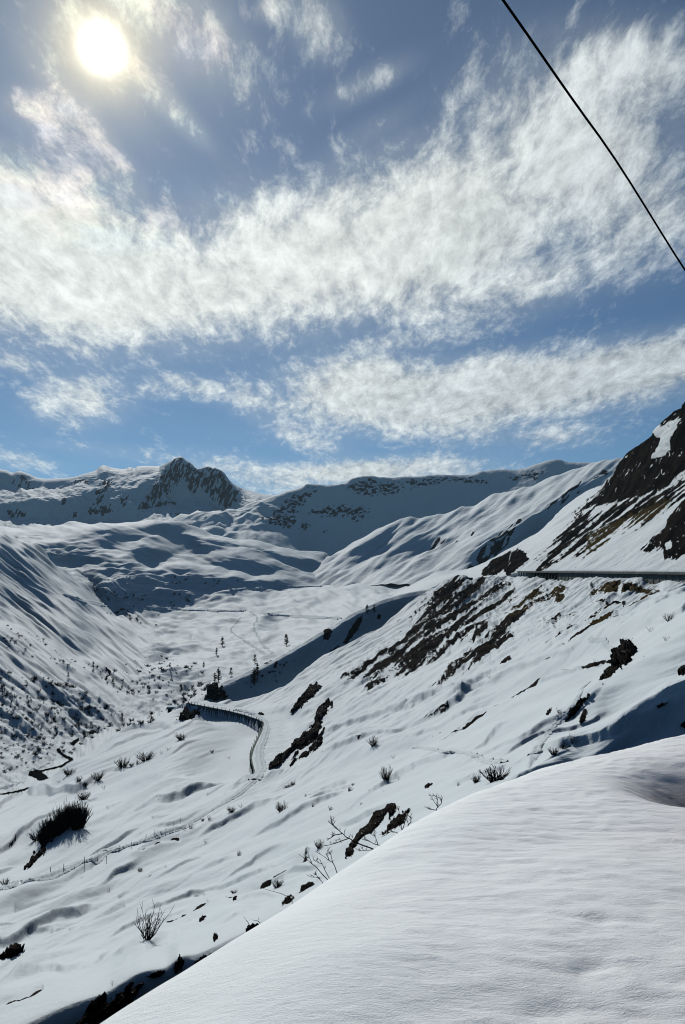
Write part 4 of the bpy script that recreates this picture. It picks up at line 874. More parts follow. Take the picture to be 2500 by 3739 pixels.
RP = [
    ('pointed dark rock at the bend of the lower road', [(743, 2562), (762, 2525), (776, 2496), (790, 2500), (795, 2524), (804, 2508), (818, 2534), (826, 2544), (810, 2568), (795, 2576), (770, 2566)], 3.2, 3.0, ['shaded_spur', 'snow_slope'], M_rock),
    ('broken dark rocks under the left end of the lower road wall', [(655, 2612), (680, 2580), (690, 2600), (720, 2592), (728, 2606), (700, 2625), (670, 2630), (645, 2628)], 1.3, 3.0, SL, M_rock),
    ('long black rock rib slanting up beside the lower road', [(975, 2842), (985, 2800), (1005, 2770), (1060, 2730), (1120, 2680), (1150, 2622), (1200, 2558), (1208, 2575), (1180, 2622), (1188, 2650), (1168, 2695), (1140, 2715), (1112, 2722), (1085, 2728), (1060, 2765), (1030, 2785), (1000, 2815)], 1.8, 4.0, SL, M_rock),
    ('shorter black rock rib right of the long one', [(1060, 2798), (1080, 2770), (1120, 2745), (1165, 2690), (1185, 2660), (1180, 2700), (1150, 2735), (1100, 2765)], 1.2, 3.5, SL, M_rock),
    ('scattered dark rocks above the long rock rib', [(1062, 2602), (1085, 2565), (1105, 2540), (1128, 2502), (1168, 2498), (1176, 2508), (1140, 2545), (1118, 2562), (1098, 2582)], 1.3, 3.2, SL, M_rock),
    ('bush topped black rock on the right hand slope', [(2236, 2440), (2241, 2402), (2255, 2380), (2273, 2354), (2298, 2350), (2326, 2368), (2312, 2398), (2294, 2418), (2262, 2442)], 1.5, 3.0, SL, M_rock),
    ('ragged tail of dark stones below the bush topped rock', [(2190, 2484), (2205, 2455), (2238, 2432), (2258, 2440), (2225, 2470)], 0.5, 2.6, SL, M_rock),
    ('narrow black rock below the trail on the right hand slope', [(2064, 2632), (2083, 2594), (2104, 2572), (2148, 2540), (2124, 2576), (2102, 2606)], 0.6, 2.6, SL, M_rock),
    ('small slanting dark rock near the shaded spur', [(2113, 2644), (2124, 2622), (2144, 2607), (2138, 2624), (2120, 2645)], 0.35, 2.4, SL, M_rock),
    ('dark rock on the skyline of the near spur', [(2473, 2462), (2485, 2442), (2520, 2432), (2520, 2458), (2490, 2466)], 0.5, 3.0, SL, M_rockn),
    ('flat dark stone in the shaded hollow of the near spur', [(2395, 2580), (2415, 2570), (2440, 2563), (2425, 2575), (2405, 2585)], 0.25, 2.4, SL, M_rockn),
    ('dark rock at the picture edge in the shaded hollow', [(2482, 2646), (2500, 2636), (2530, 2630), (2530, 2665), (2500, 2660)], 0.4, 3.0, SL, M_rockn),
    ('dark bare ground trailing below the alder thicket', [(92, 3172), (115, 3137), (148, 3095), (175, 3060), (200, 3030), (205, 3045), (170, 3090), (155, 3122), (125, 3150)], 0.7, 3.2, SL, M_rock),
    ('black rock lining the gully behind the snow bank', [(1236, 3148), (1265, 3122), (1298, 3064), (1332, 3014), (1352, 2994), (1398, 2964), (1439, 2926), (1488, 2893), (1445, 2945), (1402, 2992), (1368, 3038), (1335, 3056), (1308, 3084), (1270, 3128)], 0.5, 3.2, SL, M_rockn),
    ('dark earth strip right of the gully rock', [(1400, 3046), (1425, 3010), (1455, 2985), (1495, 2956), (1480, 2990), (1450, 3020)], 0.35, 3.0, SL, M_rockn),
    ('large black rock in the snow hollow at the lower left', [(279, 3745), (320, 3690), (389, 3668), (440, 3622), (470, 3604), (515, 3590), (510, 3625), (484, 3660), (430, 3695), (345, 3745)], 0.35, 5.0, SL, M_rockn),
    ('black rock left in the snow hollow at the lower left', [(318, 3678), (350, 3650), (386, 3628), (392, 3650), (370, 3675), (335, 3708), (320, 3700)], 0.25, 4.5, SL, M_rockn),
    ('upright black rock at the right end of the snow hollow', [(633, 3548), (645, 3515), (658, 3496), (672, 3512), (662, 3540), (645, 3552)], 0.25, 4.0, SL, M_rockn),
    ('low black rock under the snow lip of the hollow', [(535, 3564), (570, 3552), (606, 3546), (585, 3564), (560, 3572)], 0.2, 4.0, SL, M_rockn),
    ('black rocks against the snow bank right of the hollow', [(655, 3580), (680, 3550), (702, 3524), (748, 3488), (786, 3490), (730, 3540), (690, 3572)], 0.25, 4.0, SL, M_rockn),
    ('small black rock with a snow cap at the left picture edge', [(-10, 3506), (20, 3478), (48, 3460), (70, 3466), (92, 3470), (60, 3490), (30, 3500)], 0.45, 3.4, SL, M_rockn),
    ('dark stone on open snow above the hollow', [(778, 3436), (783, 3420), (796, 3418), (792, 3430), (784, 3438)], 0.2, 2.6, SL, M_rockn),
    ('dark stone on open snow right of the fan shaped bush', [(726, 3364), (734, 3352), (752, 3347), (744, 3358), (732, 3366)], 0.2, 2.6, SL, M_rockn),
    ('small dark stone high on the near snow', [(848, 3290), (854, 3278), (866, 3272), (862, 3284)], 0.2, 2.6, SL, M_rockn),
    ('dark turf clod just beyond the snow bank edge', [(1093, 3260), (1108, 3236), (1142, 3224), (1150, 3230), (1122, 3246), (1105, 3258)], 0.2, 2.8, SL, M_rockn),
    ('dark turf clods left of the edge twigs', [(1028, 3302), (1048, 3284), (1078, 3268), (1066, 3288), (1044, 3304)], 0.2, 2.8, SL, M_rockn),
    ('dark turf with bare twigs at the snow bank edge', [(893, 3434), (905, 3394), (945, 3374), (932, 3402), (912, 3430)], 0.22, 2.8, SL, M_rockn),
    ('dark drain opening beside the lower road bend, built as a rock patch', [(940, 2606), (948, 2602), (962, 2605), (964, 2612), (950, 2611)], 0.5, 2.2, SL, M_rock),  # dark rock patch put in place of a drain opening
    ('thin dark stone above the gully', [(1550, 2876), (1562, 2866), (1580, 2862), (1566, 2874), (1554, 2880)], 0.25, 2.4, SL, M_rockn),
    ('pair of dark stones by the footprints', [(1995, 2610), (2002, 2598), (2014, 2586), (2012, 2598), (2000, 2612)], 0.35, 2.4, SL, M_rock),
]
for i, (lb, pl, h, st, nm, mt) in enumerate(RP):
    rock_patch('rock_outcrop' if h > 0.45 else 'stone', lb, pl, h, st, nm, mt, 'rock', seed=i + 1)
# the open water of the stream in the valley
for i, pl in enumerate([[(100, 2832), (112, 2812), (140, 2810), (160, 2826), (178, 2842), (165, 2856), (140, 2850), (125, 2838)], [(142, 2814), (180, 2805), (232, 2792), (232, 2798), (190, 2810), (145, 2819)],
                        [(222, 2796), (240, 2782), (262, 2768), (268, 2776), (250, 2792), (232, 2802)], [(205, 2735), (216, 2732), (225, 2748), (245, 2760), (264, 2768), (252, 2776), (225, 2760), (210, 2748)],
                        [(255, 2718), (268, 2705), (290, 2692), (285, 2708), (268, 2722)], [(318, 2676), (335, 2664), (352, 2672), (335, 2682)], [(0, 2898), (60, 2888), (130, 2868), (170, 2852), (130, 2874), (60, 2894), (0, 2903)]]):
    rock_patch('stream', 'dark open water of the stream between snow banks', pl, 0.5, 2.4, ['valley', 'snow_slope'], M_water, kind='structure', seed=40 + i, ragged=0.4, flat=True)

# ---------------------------------------------------------------- road walls and the avalanche gallery
def box(x0, x1, y0, y1, z0, z1):
    V = [(x, y, z) for z in (z0, z1) for y in (y0, y1) for x in (x0, x1)]
    return V, [(0, 2, 3, 1), (4, 5, 7, 6), (0, 1, 5, 4), (2, 6, 7, 3), (0, 4, 6, 2), (1, 3, 7, 5)]
wall = empty('retaining_wall', tuple(EW[60][:3] - np.array([0, 0, EW[60][3]])))
tag(wall, 'curved grey concrete wall carrying the lower road with posts along its top', 'wall')
w0 = np.array(wall.location)
def panel(pts, thick, top, below, mat, name, parent, org):
    V, Fc = [], []
    for i, p in enumerate(pts):
        a = pts[max(0, i - 1)]; c_ = pts[min(len(pts) - 1, i + 1)]
        d = np.array([c_[0] - a[0], c_[1] - a[1]]); d /= np.linalg.norm(d); nrm = np.array([-d[1], d[0]])
        for s_, zz_ in ((0, p[2] + top), (thick, p[2] + top), (thick, p[2] - p[3] - below), (0, p[2] - p[3] - below)):
            q_ = (p[0] + nrm[0]*s_ - org[0], p[1] + nrm[1]*s_ - org[1], zz_ - org[2]); V.append(q_)
        if i:
            b_ = 4*i
            for k in range(4): Fc.append((b_ - 4 + k, b_ + k, b_ + (k + 1) % 4, b_ - 4 + (k + 1) % 4))
    Fc.append((0, 1, 2, 3)); n_ = 4*(len(pts) - 1); Fc.append((n_ + 3, n_ + 2, n_ + 1, n_))
    return mesh_obj(name, V, Fc, mat, parent)
for i in range(0, 119, 4):
    seg = [EW[k].copy() for k in range(i, min(i + 5, 120))]
    d = seg[-1][:2] - seg[0][:2]
    seg[0][:2] += 0.006*d; seg[-1][:2] -= 0.006*d
    panel(seg, 0.55, 0.18 + 0.02*(i % 3), 1.6, M_conc, 'wall_panel', wall, w0)
pv, pf = box(-0.08, 0.08, -0.08, 0.08, -0.3, 0.85)
pm = None
for i in range(1, 119, 3):
    loc = EW[i][:3] - w0 + np.array([0, 0, 0.15])
    if pm is None: pm = mesh_obj('guard_post', pv, pf, M_dark, wall, loc=tuple(loc)); 
    else:
        c_ = pm.copy(); C.objects.link(c_); c_.parent = wall; c_.location = tuple(loc)
# road surface: packed snow with wheel ruts is added with the trails
def short_wall(label, a, b_, h):
    A_, B_ = at(*a), at(*b_); n_ = 6
    o = empty('retaining_wall', tuple((A_ + B_)/2 - Vector((0, 0, h)))); tag(o, label, 'wall')
    org = np.array(o.location)
    for k in range(n_):
        p = [np.array(tuple(A_.lerp(B_, (k + e)/n_)) + (h,)) for e in (0.01, 0.5, 0.99)]
        panel(p, 0.6, 0.0, 2.5, M_dark if k % 2 else M_conc, 'wall_panel', o, org)
short_wall('short dark wall under the far road left of the dark buttress', (1687, 2108, 497), (1726, 2109, 503), 3.6)
short_wall('long dark wall under the far road below the dark buttress', (1764, 2113, 505), (1863, 2115, 492), 3.4)
# gallery
gA, gB = at(1893, 2088.5, 484), at(2620, 2088.5, 276)
gA.z = gB.z = -1.0
gal = empty('avalanche_gallery', (gA.x, gA.y, -6.0)); tag(gal, 'long grey concrete avalanche gallery on the road below the mountain', 'gallery')
dv = Vector((gB.x - gA.x, gB.y - gA.y, 0)); GL = dv.length
gal.rotation_euler = (0, 0, math.atan2(dv.y, dv.x))
# local frame: x along, +y away from the valley (checked below), z up from -6
sgn = 1.0 if Vector((-dv.y, dv.x, 0)).dot(Vector((1, 0, 0))) > 0 else -1.0
def gbox(name, x0, x1, d0, d1, z0, z1, mat, parent=gal):
    y0, y1 = sorted((sgn*d0, sgn*d1)); V, Fc = box(x0, x1, y0, y1, z0, z1); return mesh_obj(name, V, Fc, mat, parent)
gbox('roof_slab', -0.4, GL + 0.4, -0.55, 7.0, 4.35, 4.95, M_concg)
gbox('roof_edge', -0.4, GL + 0.4, -0.70, -0.552, 4.25, 5.12, M_concg)
gbox('back_wall', 0, GL, 6.3, 6.9, -0.5, 4.348, M_dark)  # wall and floor coloured near-black for the shade inside the arcade
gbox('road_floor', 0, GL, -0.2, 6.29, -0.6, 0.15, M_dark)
def s_of(px_):   # distance along the gallery at which a pixel column meets its face
    a, b_, t_ = tdir(px_, 2090)
    den = a*dv.y - b_*dv.x
    k = -(a*(-gA.y) - b_*(-gA.x))/den if False else (gA.y*a - gA.x*b_)/(dv.x*b_ - dv.y*a)
    return k*GL
x_open = s_of(2036)
npan = int((GL)/5.0); stp = GL/npan
proto = None; pil = None
for k in range(npan):
    xa = k*stp
    V, Fc = box(-0.2, 0.2, min(0, sgn*-0.12), max(0, sgn*-0.12) + 0.5, -1.0, 4.348)
    if pil is None: pil = mesh_obj('pillar', V, Fc, M_concg, gal)
    else:
        o = pil.copy(); C.objects.link(o); o.parent = gal; o.location = (xa, 0, 0)
    if xa + 0.5*stp > x_open:
        if proto is None:
            V, Fc = box(0.23, stp - 0.23, min(sgn*0.05, sgn*0.35), max(sgn*0.05, sgn*0.35), -1.0, 4.2)
            proto = mesh_obj('wall_panel', V, Fc, M_concg, gal); proto.location = (xa, 0, 0)
        else:
            o = proto.copy(); C.objects.link(o); o.parent = gal; o.location = (xa, 0, 0)

# small shed beyond the end of the lower road
sp_ = at(636, 2599, 312); sh = empty('shed', tuple(sp_)); tag(sh, 'low shed with a snow covered flat roof beyond the road wall', 'shed')
sh.rotation_euler = (0, 0, math.radians(8))
for nm, bx, mt in (('wall', (-2.6, 2.6, 0, 3, -3.0, 1.15), M_dark), ('roof', (-3.1, 3.1, -0.8, 3.6, 1.153, 1.38), M_conc), ('roof_snow', (-3.0, 3.0, -0.7, 3.5, 1.383, 1.95), M_snowp), ('door', (-0.6, 0.5, -0.06, -0.004, -1.0, 0.95), M_wood)):
    V, Fc = box(*bx); o = mesh_obj(nm, V, Fc, mt, sh)
    if nm == 'roof_snow':
        bv = o.modifiers.new('bevel', 'BEVEL'); bv.width = 0.22; bv.segments = 3

# ---------------------------------------------------------------- bare shrubs and trees
def tube(V, Fc, pts, r0, r1, n=3):
    b_ = len(V); m_ = len(pts)
    for i, p in enumerate(pts):
        d = (pts[min(i + 1, m_ - 1)] - pts[max(i - 1, 0)])
        if d.length < 1e-9: d = Vector((0, 0, 1))
        d.normalize(); a = d.orthogonal().normalized(); c_ = d.cross(a)
        rr = r0 + (r1 - r0)*i/(m_ - 1)
        for k in range(n):
            t_ = 2*math.pi*k/n; V.append(p + (a*math.cos(t_) + c_*math.sin(t_))*rr)
        if i:
            for k in range(n):
                q_ = b_ + (i - 1)*n
                Fc.append((q_ + k, q_ + (k + 1) % n, q_ + n + (k + 1) % n, q_ + n + k))
def shrub_meshes(seed, stems, spread, thick, kids, base=0.12, arch=0.3, lean=(0, 0)):
    """a bare bush one unit tall: stems and twigs"""
    rd = random.Random(seed); V1, F1, V2, F2 = [], [], [], []
    for s_ in range(stems):
        az = rd.uniform(0, 2*math.pi); til = spread*math.sqrt(rd.random()); L = rd.uniform(0.55, 1.0)
        p = Vector((math.cos(az), math.sin(az), 0))*base*rd.random()
        d = Vector((math.cos(az)*math.sin(til) + lean[0], math.sin(az)*math.sin(til) + lean[1], math.cos(til))).normalized()
        pts = [p + Vector((0, 0, -0.12)), p]
        for k in range(4):
            d = (d + Vector((rd.uniform(-.3, .3), rd.uniform(-.3, .3), arch*0.3))).normalized()
            p = p + d*L/4; pts.append(p)
        tube(V1, F1, pts, thick*rd.uniform(0.7, 1.2), thick*0.3)
        for k in range(kids):
            i = rd.randint(2, 4); q_ = pts[i].lerp(pts[i + 1] if i < 5 else pts[i], rd.random())
            dd = (d + Vector((rd.uniform(-.9, .9), rd.uniform(-.9, .9), rd.uniform(-.2, .6)))).normalized()
            l2 = L*rd.uniform(0.15, 0.32); mid = q_ + dd*l2*0.5 + Vector((rd.uniform(-.02, .02), rd.uniform(-.02, .02), 0.02))
            tube(V2, F2, [q_, mid, mid + (dd + Vector((0, 0, 0.4))).normalized()*l2*0.5], thick*0.5, thick*0.22)
    def mk(nm, V, Fc, mt):
        me = bpy.data.meshes.new(nm); me.from_pydata([tuple(v) for v in V], [], Fc); me.materials.append(mt); return me
    return mk('stems', V1, F1, M_twig), (mk('twigs', V2, F2, M_twig) if V2 else None)
KINDS = {
    'fan': [shrub_meshes(1 + i, 26, 0.85, 0.016, 4, 0.10, 0.25) for i in range(2)],
    'dense': [shrub_meshes(11 + i, 60, 0.95, 0.026, 3, 0.30, 0.3) for i in range(3)],
    'tuft': [shrub_meshes(21 + i, 22, 1.0, 0.026, 2, 0.25, 0.2, (0.5, 0)) for i in range(2)],
    'sparse': [shrub_meshes(31 + i, 8, 0.9, 0.016, 4, 0.15, 0.3) for i in range(2)],
    'dot': [shrub_meshes(41 + i, 26, 1.05, 0.065, 2, 0.45, 0.2) for i in range(4)],
}
rnd = random.Random(5)
def put_shrub(px_, py_, hpx, kind, label, group=None, names=SV, wide=1.0, name='bare_shrub', parts=None):
    h = ray(px_, py_, names)
    if h is None: return None
    p = h[0]; s_ = hpx*math.hypot(p.x, p.y)/F
    st, tw = rnd.choice(KINDS[kind])
    o = bpy.data.objects.new(name, st); C.objects.link(o)
    o.location = p - Vector((0, 0, 0.02*s_)); o.scale = (s_*wide, s_*wide, s_); o.rotation_euler = (0, 0, rnd.uniform(-0.5, 0.5) if kind == 'tuft' else rnd.uniform(0, 6.28))
    if tw is not None and (parts if parts is not None else hpx >= 14):
        c_ = bpy.data.objects.new('twigs', tw); C.objects.link(c_); c_.parent = o; c_['kind'] = 'stuff'
    return tag(o, label, 'shrub', group)
ONE = [  # shrubs one can point to
    (538, 3432, 115, 'fan', 'lone fan shaped bare bush in the lower left snow', 1.0), (1410, 2846, 46, 'dense', 'compact dark bush on the open slope above the gully', 0.8),
    (1362, 2724, 36, 'dense', 'dark bush left of the wavy footprints on the upper slope', 0.8), (1027, 2962, 34, 'dense', 'dark low bush in the middle of the near slope', 1.0),
    (1012, 3240, 30, 'dense', 'dark bush close to the snow bank edge beside a fallen stick', 1.1), (1164, 3096, 32, 'dense', 'small upright bush left of the leaning branches', 0.8),
    (1808, 2852, 50, 'dense', 'widest dark bush on the snow bank skyline', 1.5), (1738, 2858, 32, 'dense', 'smaller bush left of the wide bush on the bank skyline', 0.9),
    (2285, 2362, 36, 'fan', 'bare bush growing on the black rock of the right hand slope', 1.3), (2440, 2268, 32, 'fan', 'grey bare bush near the right edge below the gallery', 1.4),
    (2178, 2432, 24, 'tuft', 'grassy shrub on the dark line across the right hand slope', 1.2), (2040, 2604, 20, 'tuft', 'small forked shrub beside the footprints', 1.0),
    (2055, 2735, 30, 'tuft', 'row of dry stems at the foot of the near spur', 1.4), (2090, 2710, 30, 'tuft', 'upper dry stems along the skyline of the near spur', 1.3), (2020, 2755, 26, 'dense', 'low dark shrub at the lower tip of the near spur', 1.2),
    (530, 2778, 34, 'dense', 'wide bush on the shadowed ridge left of the road wall', 1.2), (447, 2802, 34, 'dense', 'bush on the end of the ridge above the valley', 1.1),
    (355, 2850, 32, 'dense', 'round bush on the near slope above the stream', 0.9), (303, 2920, 30, 'dense', 'bush uphill of the alder thicket', 1.1), (660, 2702, 26, 'dense', 'dark bush in the shade below the road wall corner', 1.2),
    (132, 3068, 34, 'dense', 'grey bush at the left foot of the alder thicket', 1.1), (17, 3234, 24, 'dense', 'bush at the left picture edge beside the ski track', 1.0), (396, 3256, 24, 'sparse', 'thin bush below the marker poles', 1.0),
    (100, 3405, 28, 'sparse', 'small bush above the black rock at the left edge', 1.0), (752, 3078, 22, 'sparse', 'thin bush below the ski track in mid slope', 1.0), (870, 3124, 20, 'tuft', 'tufted shrub left of the near grooves', 1.0),
    (411, 3598, 22, 'sparse', 'pale dry plant above the snow hollow', 1.0), (2374, 2306, 26, 'sparse', 'spindly shrub above the right hand snow shoulder', 1.2), (2430, 2338, 18, 'sparse', 'flat spindly shrub near the right picture edge', 2.0),
    (1437, 2770, 18, 'sparse', 'little bush above the compact dark bush', 1.0), (1672, 2869, 14, 'tuft', 'tiny tuft on the bank skyline', 1.0), (1955, 2776, 20, 'sparse', 'loose shrub where the footprints meet the bank', 1.0),
    (251, 2830, 26, 'dense', 'dark bush beside the stream bend', 1.1), (132, 2756, 18, 'dense', 'round bush alone on the valley snow by the stream', 1.0), (1275, 2889, 20, 'tuft', 'wind swept tuft on the open slope', 1.2), (1205, 2958, 16, 'tuft', 'small wind swept tuft right of the dark low bush', 1.2),
    (1118, 3115, 24, 'tuft', 'tufts in the groove left of the upright bush', 1.3), (853, 3262, 14, 'dense', 'dark scrub in the long groove', 1.3), (1785, 2476, 16, 'sparse', 'twiggy scrub below the brown ground', 1.3), (1300, 2462, 22, 'dense', 'scrub at the foot of the rocky slope', 1.4),
]
for (a, b_, h, k, lb, wd) in ONE: put_shrub(a, b_, h, k, lb, names=['snow_slope', 'valley', 'shaded_spur', 'snow_bank'], wide=wd)
MANY = [(1453, 2849, 18), (1288, 2868, 10), (1317, 2938, 10), (1298, 3001, 9), (1114, 2908, 12), (1141, 2946, 14), (1054, 2874, 16), (1068, 2868, 16), (1038, 2880, 14), (845, 2966, 22), (881, 2949, 20), (762, 2994, 16), (675, 3032, 18), (695, 3026, 18), (740, 2998, 12),
        (511, 3182, 14), (296, 3208, 12), (347, 3139, 9), (49, 3228, 11), (379, 2882, 18), (287, 2854, 18), (311, 2870, 18), (215, 2858, 14), (837, 2770, 15), (773, 2747, 12), (610, 2740, 20), (590, 2752, 18), (560, 2765, 22), (500, 2790, 18), (480, 2798, 14), (331, 2680, 18), (447, 2656, 16), (1045, 2876, 12), (820, 2900, 9), (1346, 2887, 12), (1400, 2890, 10), (2350, 2400, 10), (2200, 2500, 9), (1948, 2772, 12)]
for a, b_, h in MANY: put_shrub(a, b_, h, rnd.choice(['tuft', 'sparse', 'dense']), 'little bare shrub poking through the snow of the near slope', 'little shrubs on the near slope', wide=1.1)
# countless-looking but separate bushes of the valley
def scatter(poly, n_, h0, h1, label, group, names, clump=40, seed=0, kind='dot'):
    rd = random.Random(seed); q = np.array(poly, float); c_ = 0; tries = 0
    while c_ < n_ and tries < n_*60:
        tries += 1
        x = rd.uniform(q[:, 0].min(), q[:, 0].max()); y = rd.uniform(q[:, 1].min(), q[:, 1].max())
        if poly_sd(np.array([x]), np.array([y]), poly)[0] < 0: continue
        if fbm(np.array([x/clump + seed]), np.array([y/clump]), 2, seed % 5)[0] < rd.uniform(-0.35, 0.25): continue
        if put_shrub(x, y, rd.uniform(h0, h1), kind, label, group, names, 1.0, 'alder_bush', parts=False): c_ += 1
VN = ['snow_slope', 'valley', 'shaded_spur']
scatter([(0, 2450), (150, 2470), (280, 2510), (400, 2580), (380, 2630), (300, 2670), (200, 2690), (90, 2640), (0, 2640)], 118, 7, 14, 'small dark alder bush on the bushy slope left of the stream', 'alder bushes left of the stream', VN, 45, 1)
scatter([(0, 2650), (90, 2650), (200, 2700), (160, 2780), (90, 2810), (0, 2830)], 34, 7, 14, 'dark alder bush on the low snow bank at the left picture edge', 'alder bushes at the left edge', VN, 40, 2)
scatter([(350, 2455), (460, 2400), (620, 2395), (760, 2440), (700, 2500), (560, 2560), (440, 2540)], 60, 6, 12, 'small dark bush on the rounded knoll in mid valley', 'bushes on the valley knoll', VN, 35, 3)
scatter([(600, 2590), (700, 2500), (770, 2480), (740, 2545), (690, 2570), (640, 2585), (560, 2640), (430, 2670), (470, 2630)], 40, 8, 15, 'dark bush on the bank behind the end of the lower road', 'bushes behind the lower road', VN, 30, 4)
scatter([(240, 2690), (330, 2640), (420, 2640), (300, 2720), (250, 2760), (200, 2740)], 22, 8, 13, 'dark bush lining the upper stream', 'bushes along the stream', VN, 25, 5)
scatter([(0, 2260), (120, 2310), (300, 2420), (420, 2450), (300, 2455), (100, 2400), (0, 2350)], 26, 5, 9, 'tiny dark bush on the avalanche scoured left slope', 'bushes on the left slope', VN, 40, 6)
scatter([(330, 2150), (470, 2170), (700, 2165), (690, 2215), (560, 2218), (440, 2222)], 26, 5, 11, 'tiny bush on the far slope above the upper valley road', 'bushes above the valley road', VN, 40, 7)
scatter([(600, 2100), (760, 2110), (950, 2130), (1040, 2125), (900, 2145), (740, 2145), (620, 2128)], 14, 5, 9, 'tiny bush on the far snow bench below the humped hill', 'bushes on the far bench', VN, 60, 8)
scatter([(330, 2225), (500, 2235), (640, 2250), (560, 2290), (420, 2250)], 14, 5, 8, 'tiny bush beside the frozen bed below the valley road', 'bushes below the valley road', VN, 40, 9)
scatter([(880, 2490), (1000, 2430), (1150, 2360), (1140, 2420), (1040, 2480), (930, 2520)], 18, 5, 9, 'dark scrub on the blue shaded face of the spur', 'scrub on the shaded spur', ['shaded_spur'], 40, 10)

# the low scrub between the bushes, too small and dense to tell apart
def scrub(polys, n_, label, seed):
    rd = random.Random(seed); V, Fc = [], []; c_ = 0
    while c_ < n_:
        pl, h0, h1, cl_ = rd.choice(polys); q = np.array(pl, float)
        x = rd.uniform(q[:, 0].min(), q[:, 0].max()); y = rd.uniform(q[:, 1].min(), q[:, 1].max()); c_ += 0.25
        if poly_sd(np.array([x]), np.array([y]), pl)[0] < 0 or fbm(np.array([x/cl_]), np.array([y/cl_]), 2, seed)[0] < rd.uniform(-0.2, 0.3): continue
        h = ray(x, y, VN)
        if h is None: continue
        c_ += 0.75; p = h[0]; s_ = rd.uniform(h0, h1)*math.hypot(p.x, p.y)/F
        for k in range(9):
            a_ = rd.uniform(0, 6.28); d = Vector((math.cos(a_)*rd.uniform(0, 1), math.sin(a_)*rd.uniform(0, 1), rd.uniform(0.5, 1)))*s_*0.8
            b0 = p + Vector((rd.uniform(-.4, .4), rd.uniform(-.4, .4), -0.1))*s_
            tube(V, Fc, [b0, b0 + d], s_*0.10, s_*0.04)
    o = mesh_obj('scrub', V, Fc, M_twig); tag(o, label=label, kind='stuff')
scrub([([(0, 2450), (150, 2470), (280, 2510), (400, 2580), (380, 2630), (300, 2670), (200, 2690), (90, 2640), (0, 2640)], 4, 8, 40), ([(0, 2450), (150, 2470), (280, 2510), (400, 2580), (380, 2630), (300, 2670), (200, 2690), (90, 2640), (0, 2640)], 4, 8, 26),
       ([(0, 2650), (90, 2650), (200, 2700), (160, 2780), (90, 2810), (0, 2830)], 4, 8, 40), ([(350, 2455), (460, 2400), (620, 2395), (760, 2440), (700, 2500), (560, 2560), (440, 2540)], 3, 6, 40), ([(600, 2590), (700, 2500), (770, 2480), (740, 2545), (690, 2570), (640, 2585), (560, 2640), (430, 2670), (470, 2630)], 4, 7, 30),
       ([(0, 2260), (120, 2310), (300, 2420), (420, 2450), (300, 2455), (100, 2400), (0, 2350)], 3, 6, 40), ([(260, 2720), (330, 2650), (420, 2640), (300, 2720)], 4, 7, 20)], 620, 'low dark scrub dotting the snow around the valley bushes', 3)

# alder thicket on its mound
th = ray(225, 3040, SL)[0]; thick = empty('alder_thicket', tuple(th)); tag(thick, 'big dense thicket of bare dark alders on a mound at the left', 'shrub')
rd = random.Random(9)
for k in range(46):
    t_ = rd.random(); x = 150 + 150*t_ + rd.uniform(-14, 14); y = 3078 - 72*min(1, t_*1.35) + rd.uniform(-16, 14) + (10 if t_ > .8 else 0)
    h = ray(x, y, SL)
    if h is None: continue
    s_ = rd.uniform(52, 84)*(0.75 + 0.35*t_)*math.hypot(h[0].x, h[0].y)/F
    st, tw = KINDS['dense'][k % 3] if k % 4 else KINDS['fan'][k % 2]
    o = bpy.data.objects.new('stem_clump', st); C.objects.link(o); o.parent = thick; o.location = h[0] - th
    o.scale = (s_*0.55, s_*0.55, s_); o.rotation_euler = (0, 0, rd.uniform(0, 6.28))
    c_ = bpy.data.objects.new('twigs', tw); C.objects.link(c_); c_.parent = o; c_['kind'] = 'stuff'

# bare branches rising behind the edge of the snow bank
def branch(label, lines, rng, th0, ntw, seed, l_tw=22, name='bare_branch'):
    rd = random.Random(seed); V, Fc, V2, F2 = [], [], [], []
    main = lines[0]
    root = at(main[0][0], main[0][1], rng); g = drop(root.x, root.y, ['snow_slope'])
    org = Vector((root.x, root.y, (g.z if g else root.z - 0.6) - 0.05))
    for li, ln in enumerate(lines):
        k_ = [at(a, b_, rng*(1 + 0.012*i*(1 if li % 2 else -1))) for i, (a, b_) in enumerate(ln)]
        pts = []
        for i in range(len(k_) - 1):
            for e in (0, 0.34, 0.67): pts.append(k_[i].lerp(k_[i + 1], e) + Vector((rd.uniform(-1, 1), rd.uniform(-1, 1), rd.uniform(-1, 1)))*0.006*rng/14)
        pts.append(k_[-1])
        if li == 0: pts = [org, org.lerp(pts[0], 0.6)] + pts
        tube(V, Fc, [p - org for p in pts], th0 if li == 0 else th0*0.7, th0*0.28, 5)
        run_ = pts[2:] if li == 0 else pts
        for k in range(ntw):
            i = rd.randint(len(run_)//3, len(run_) - 2); q_ = run_[i].lerp(run_[i + 1], rd.random()); d = (run_[i + 1] - run_[i]).normalized()
            L = l_tw*rng/F*rd.uniform(0.4, 1.1)
            for rep_ in range(2):
                dd = (d*0.8 + Vector((rd.uniform(-.9, .9), rd.uniform(-.5, .5), rd.uniform(-.2, .9)))).normalized()
                m1 = q_ + dd*L*0.5; m2 = m1 + (dd + Vector((rd.uniform(-.4, .4), 0, rd.uniform(0, .5)))).normalized()*L*0.5
                tube(V2, F2, [q_ - org, m1 - org, m2 - org], th0*0.40, th0*0.16)
                q_ = m1; L *= 0.6
    o = mesh_obj(name, V, Fc, M_twig, loc=tuple(org)); tag(o, label, 'branch', 'bare branches behind the snow bank edge')
    if V2: mesh_obj('twigs', V2, F2, M_twig, o)['kind'] = 'stuff'
    return o
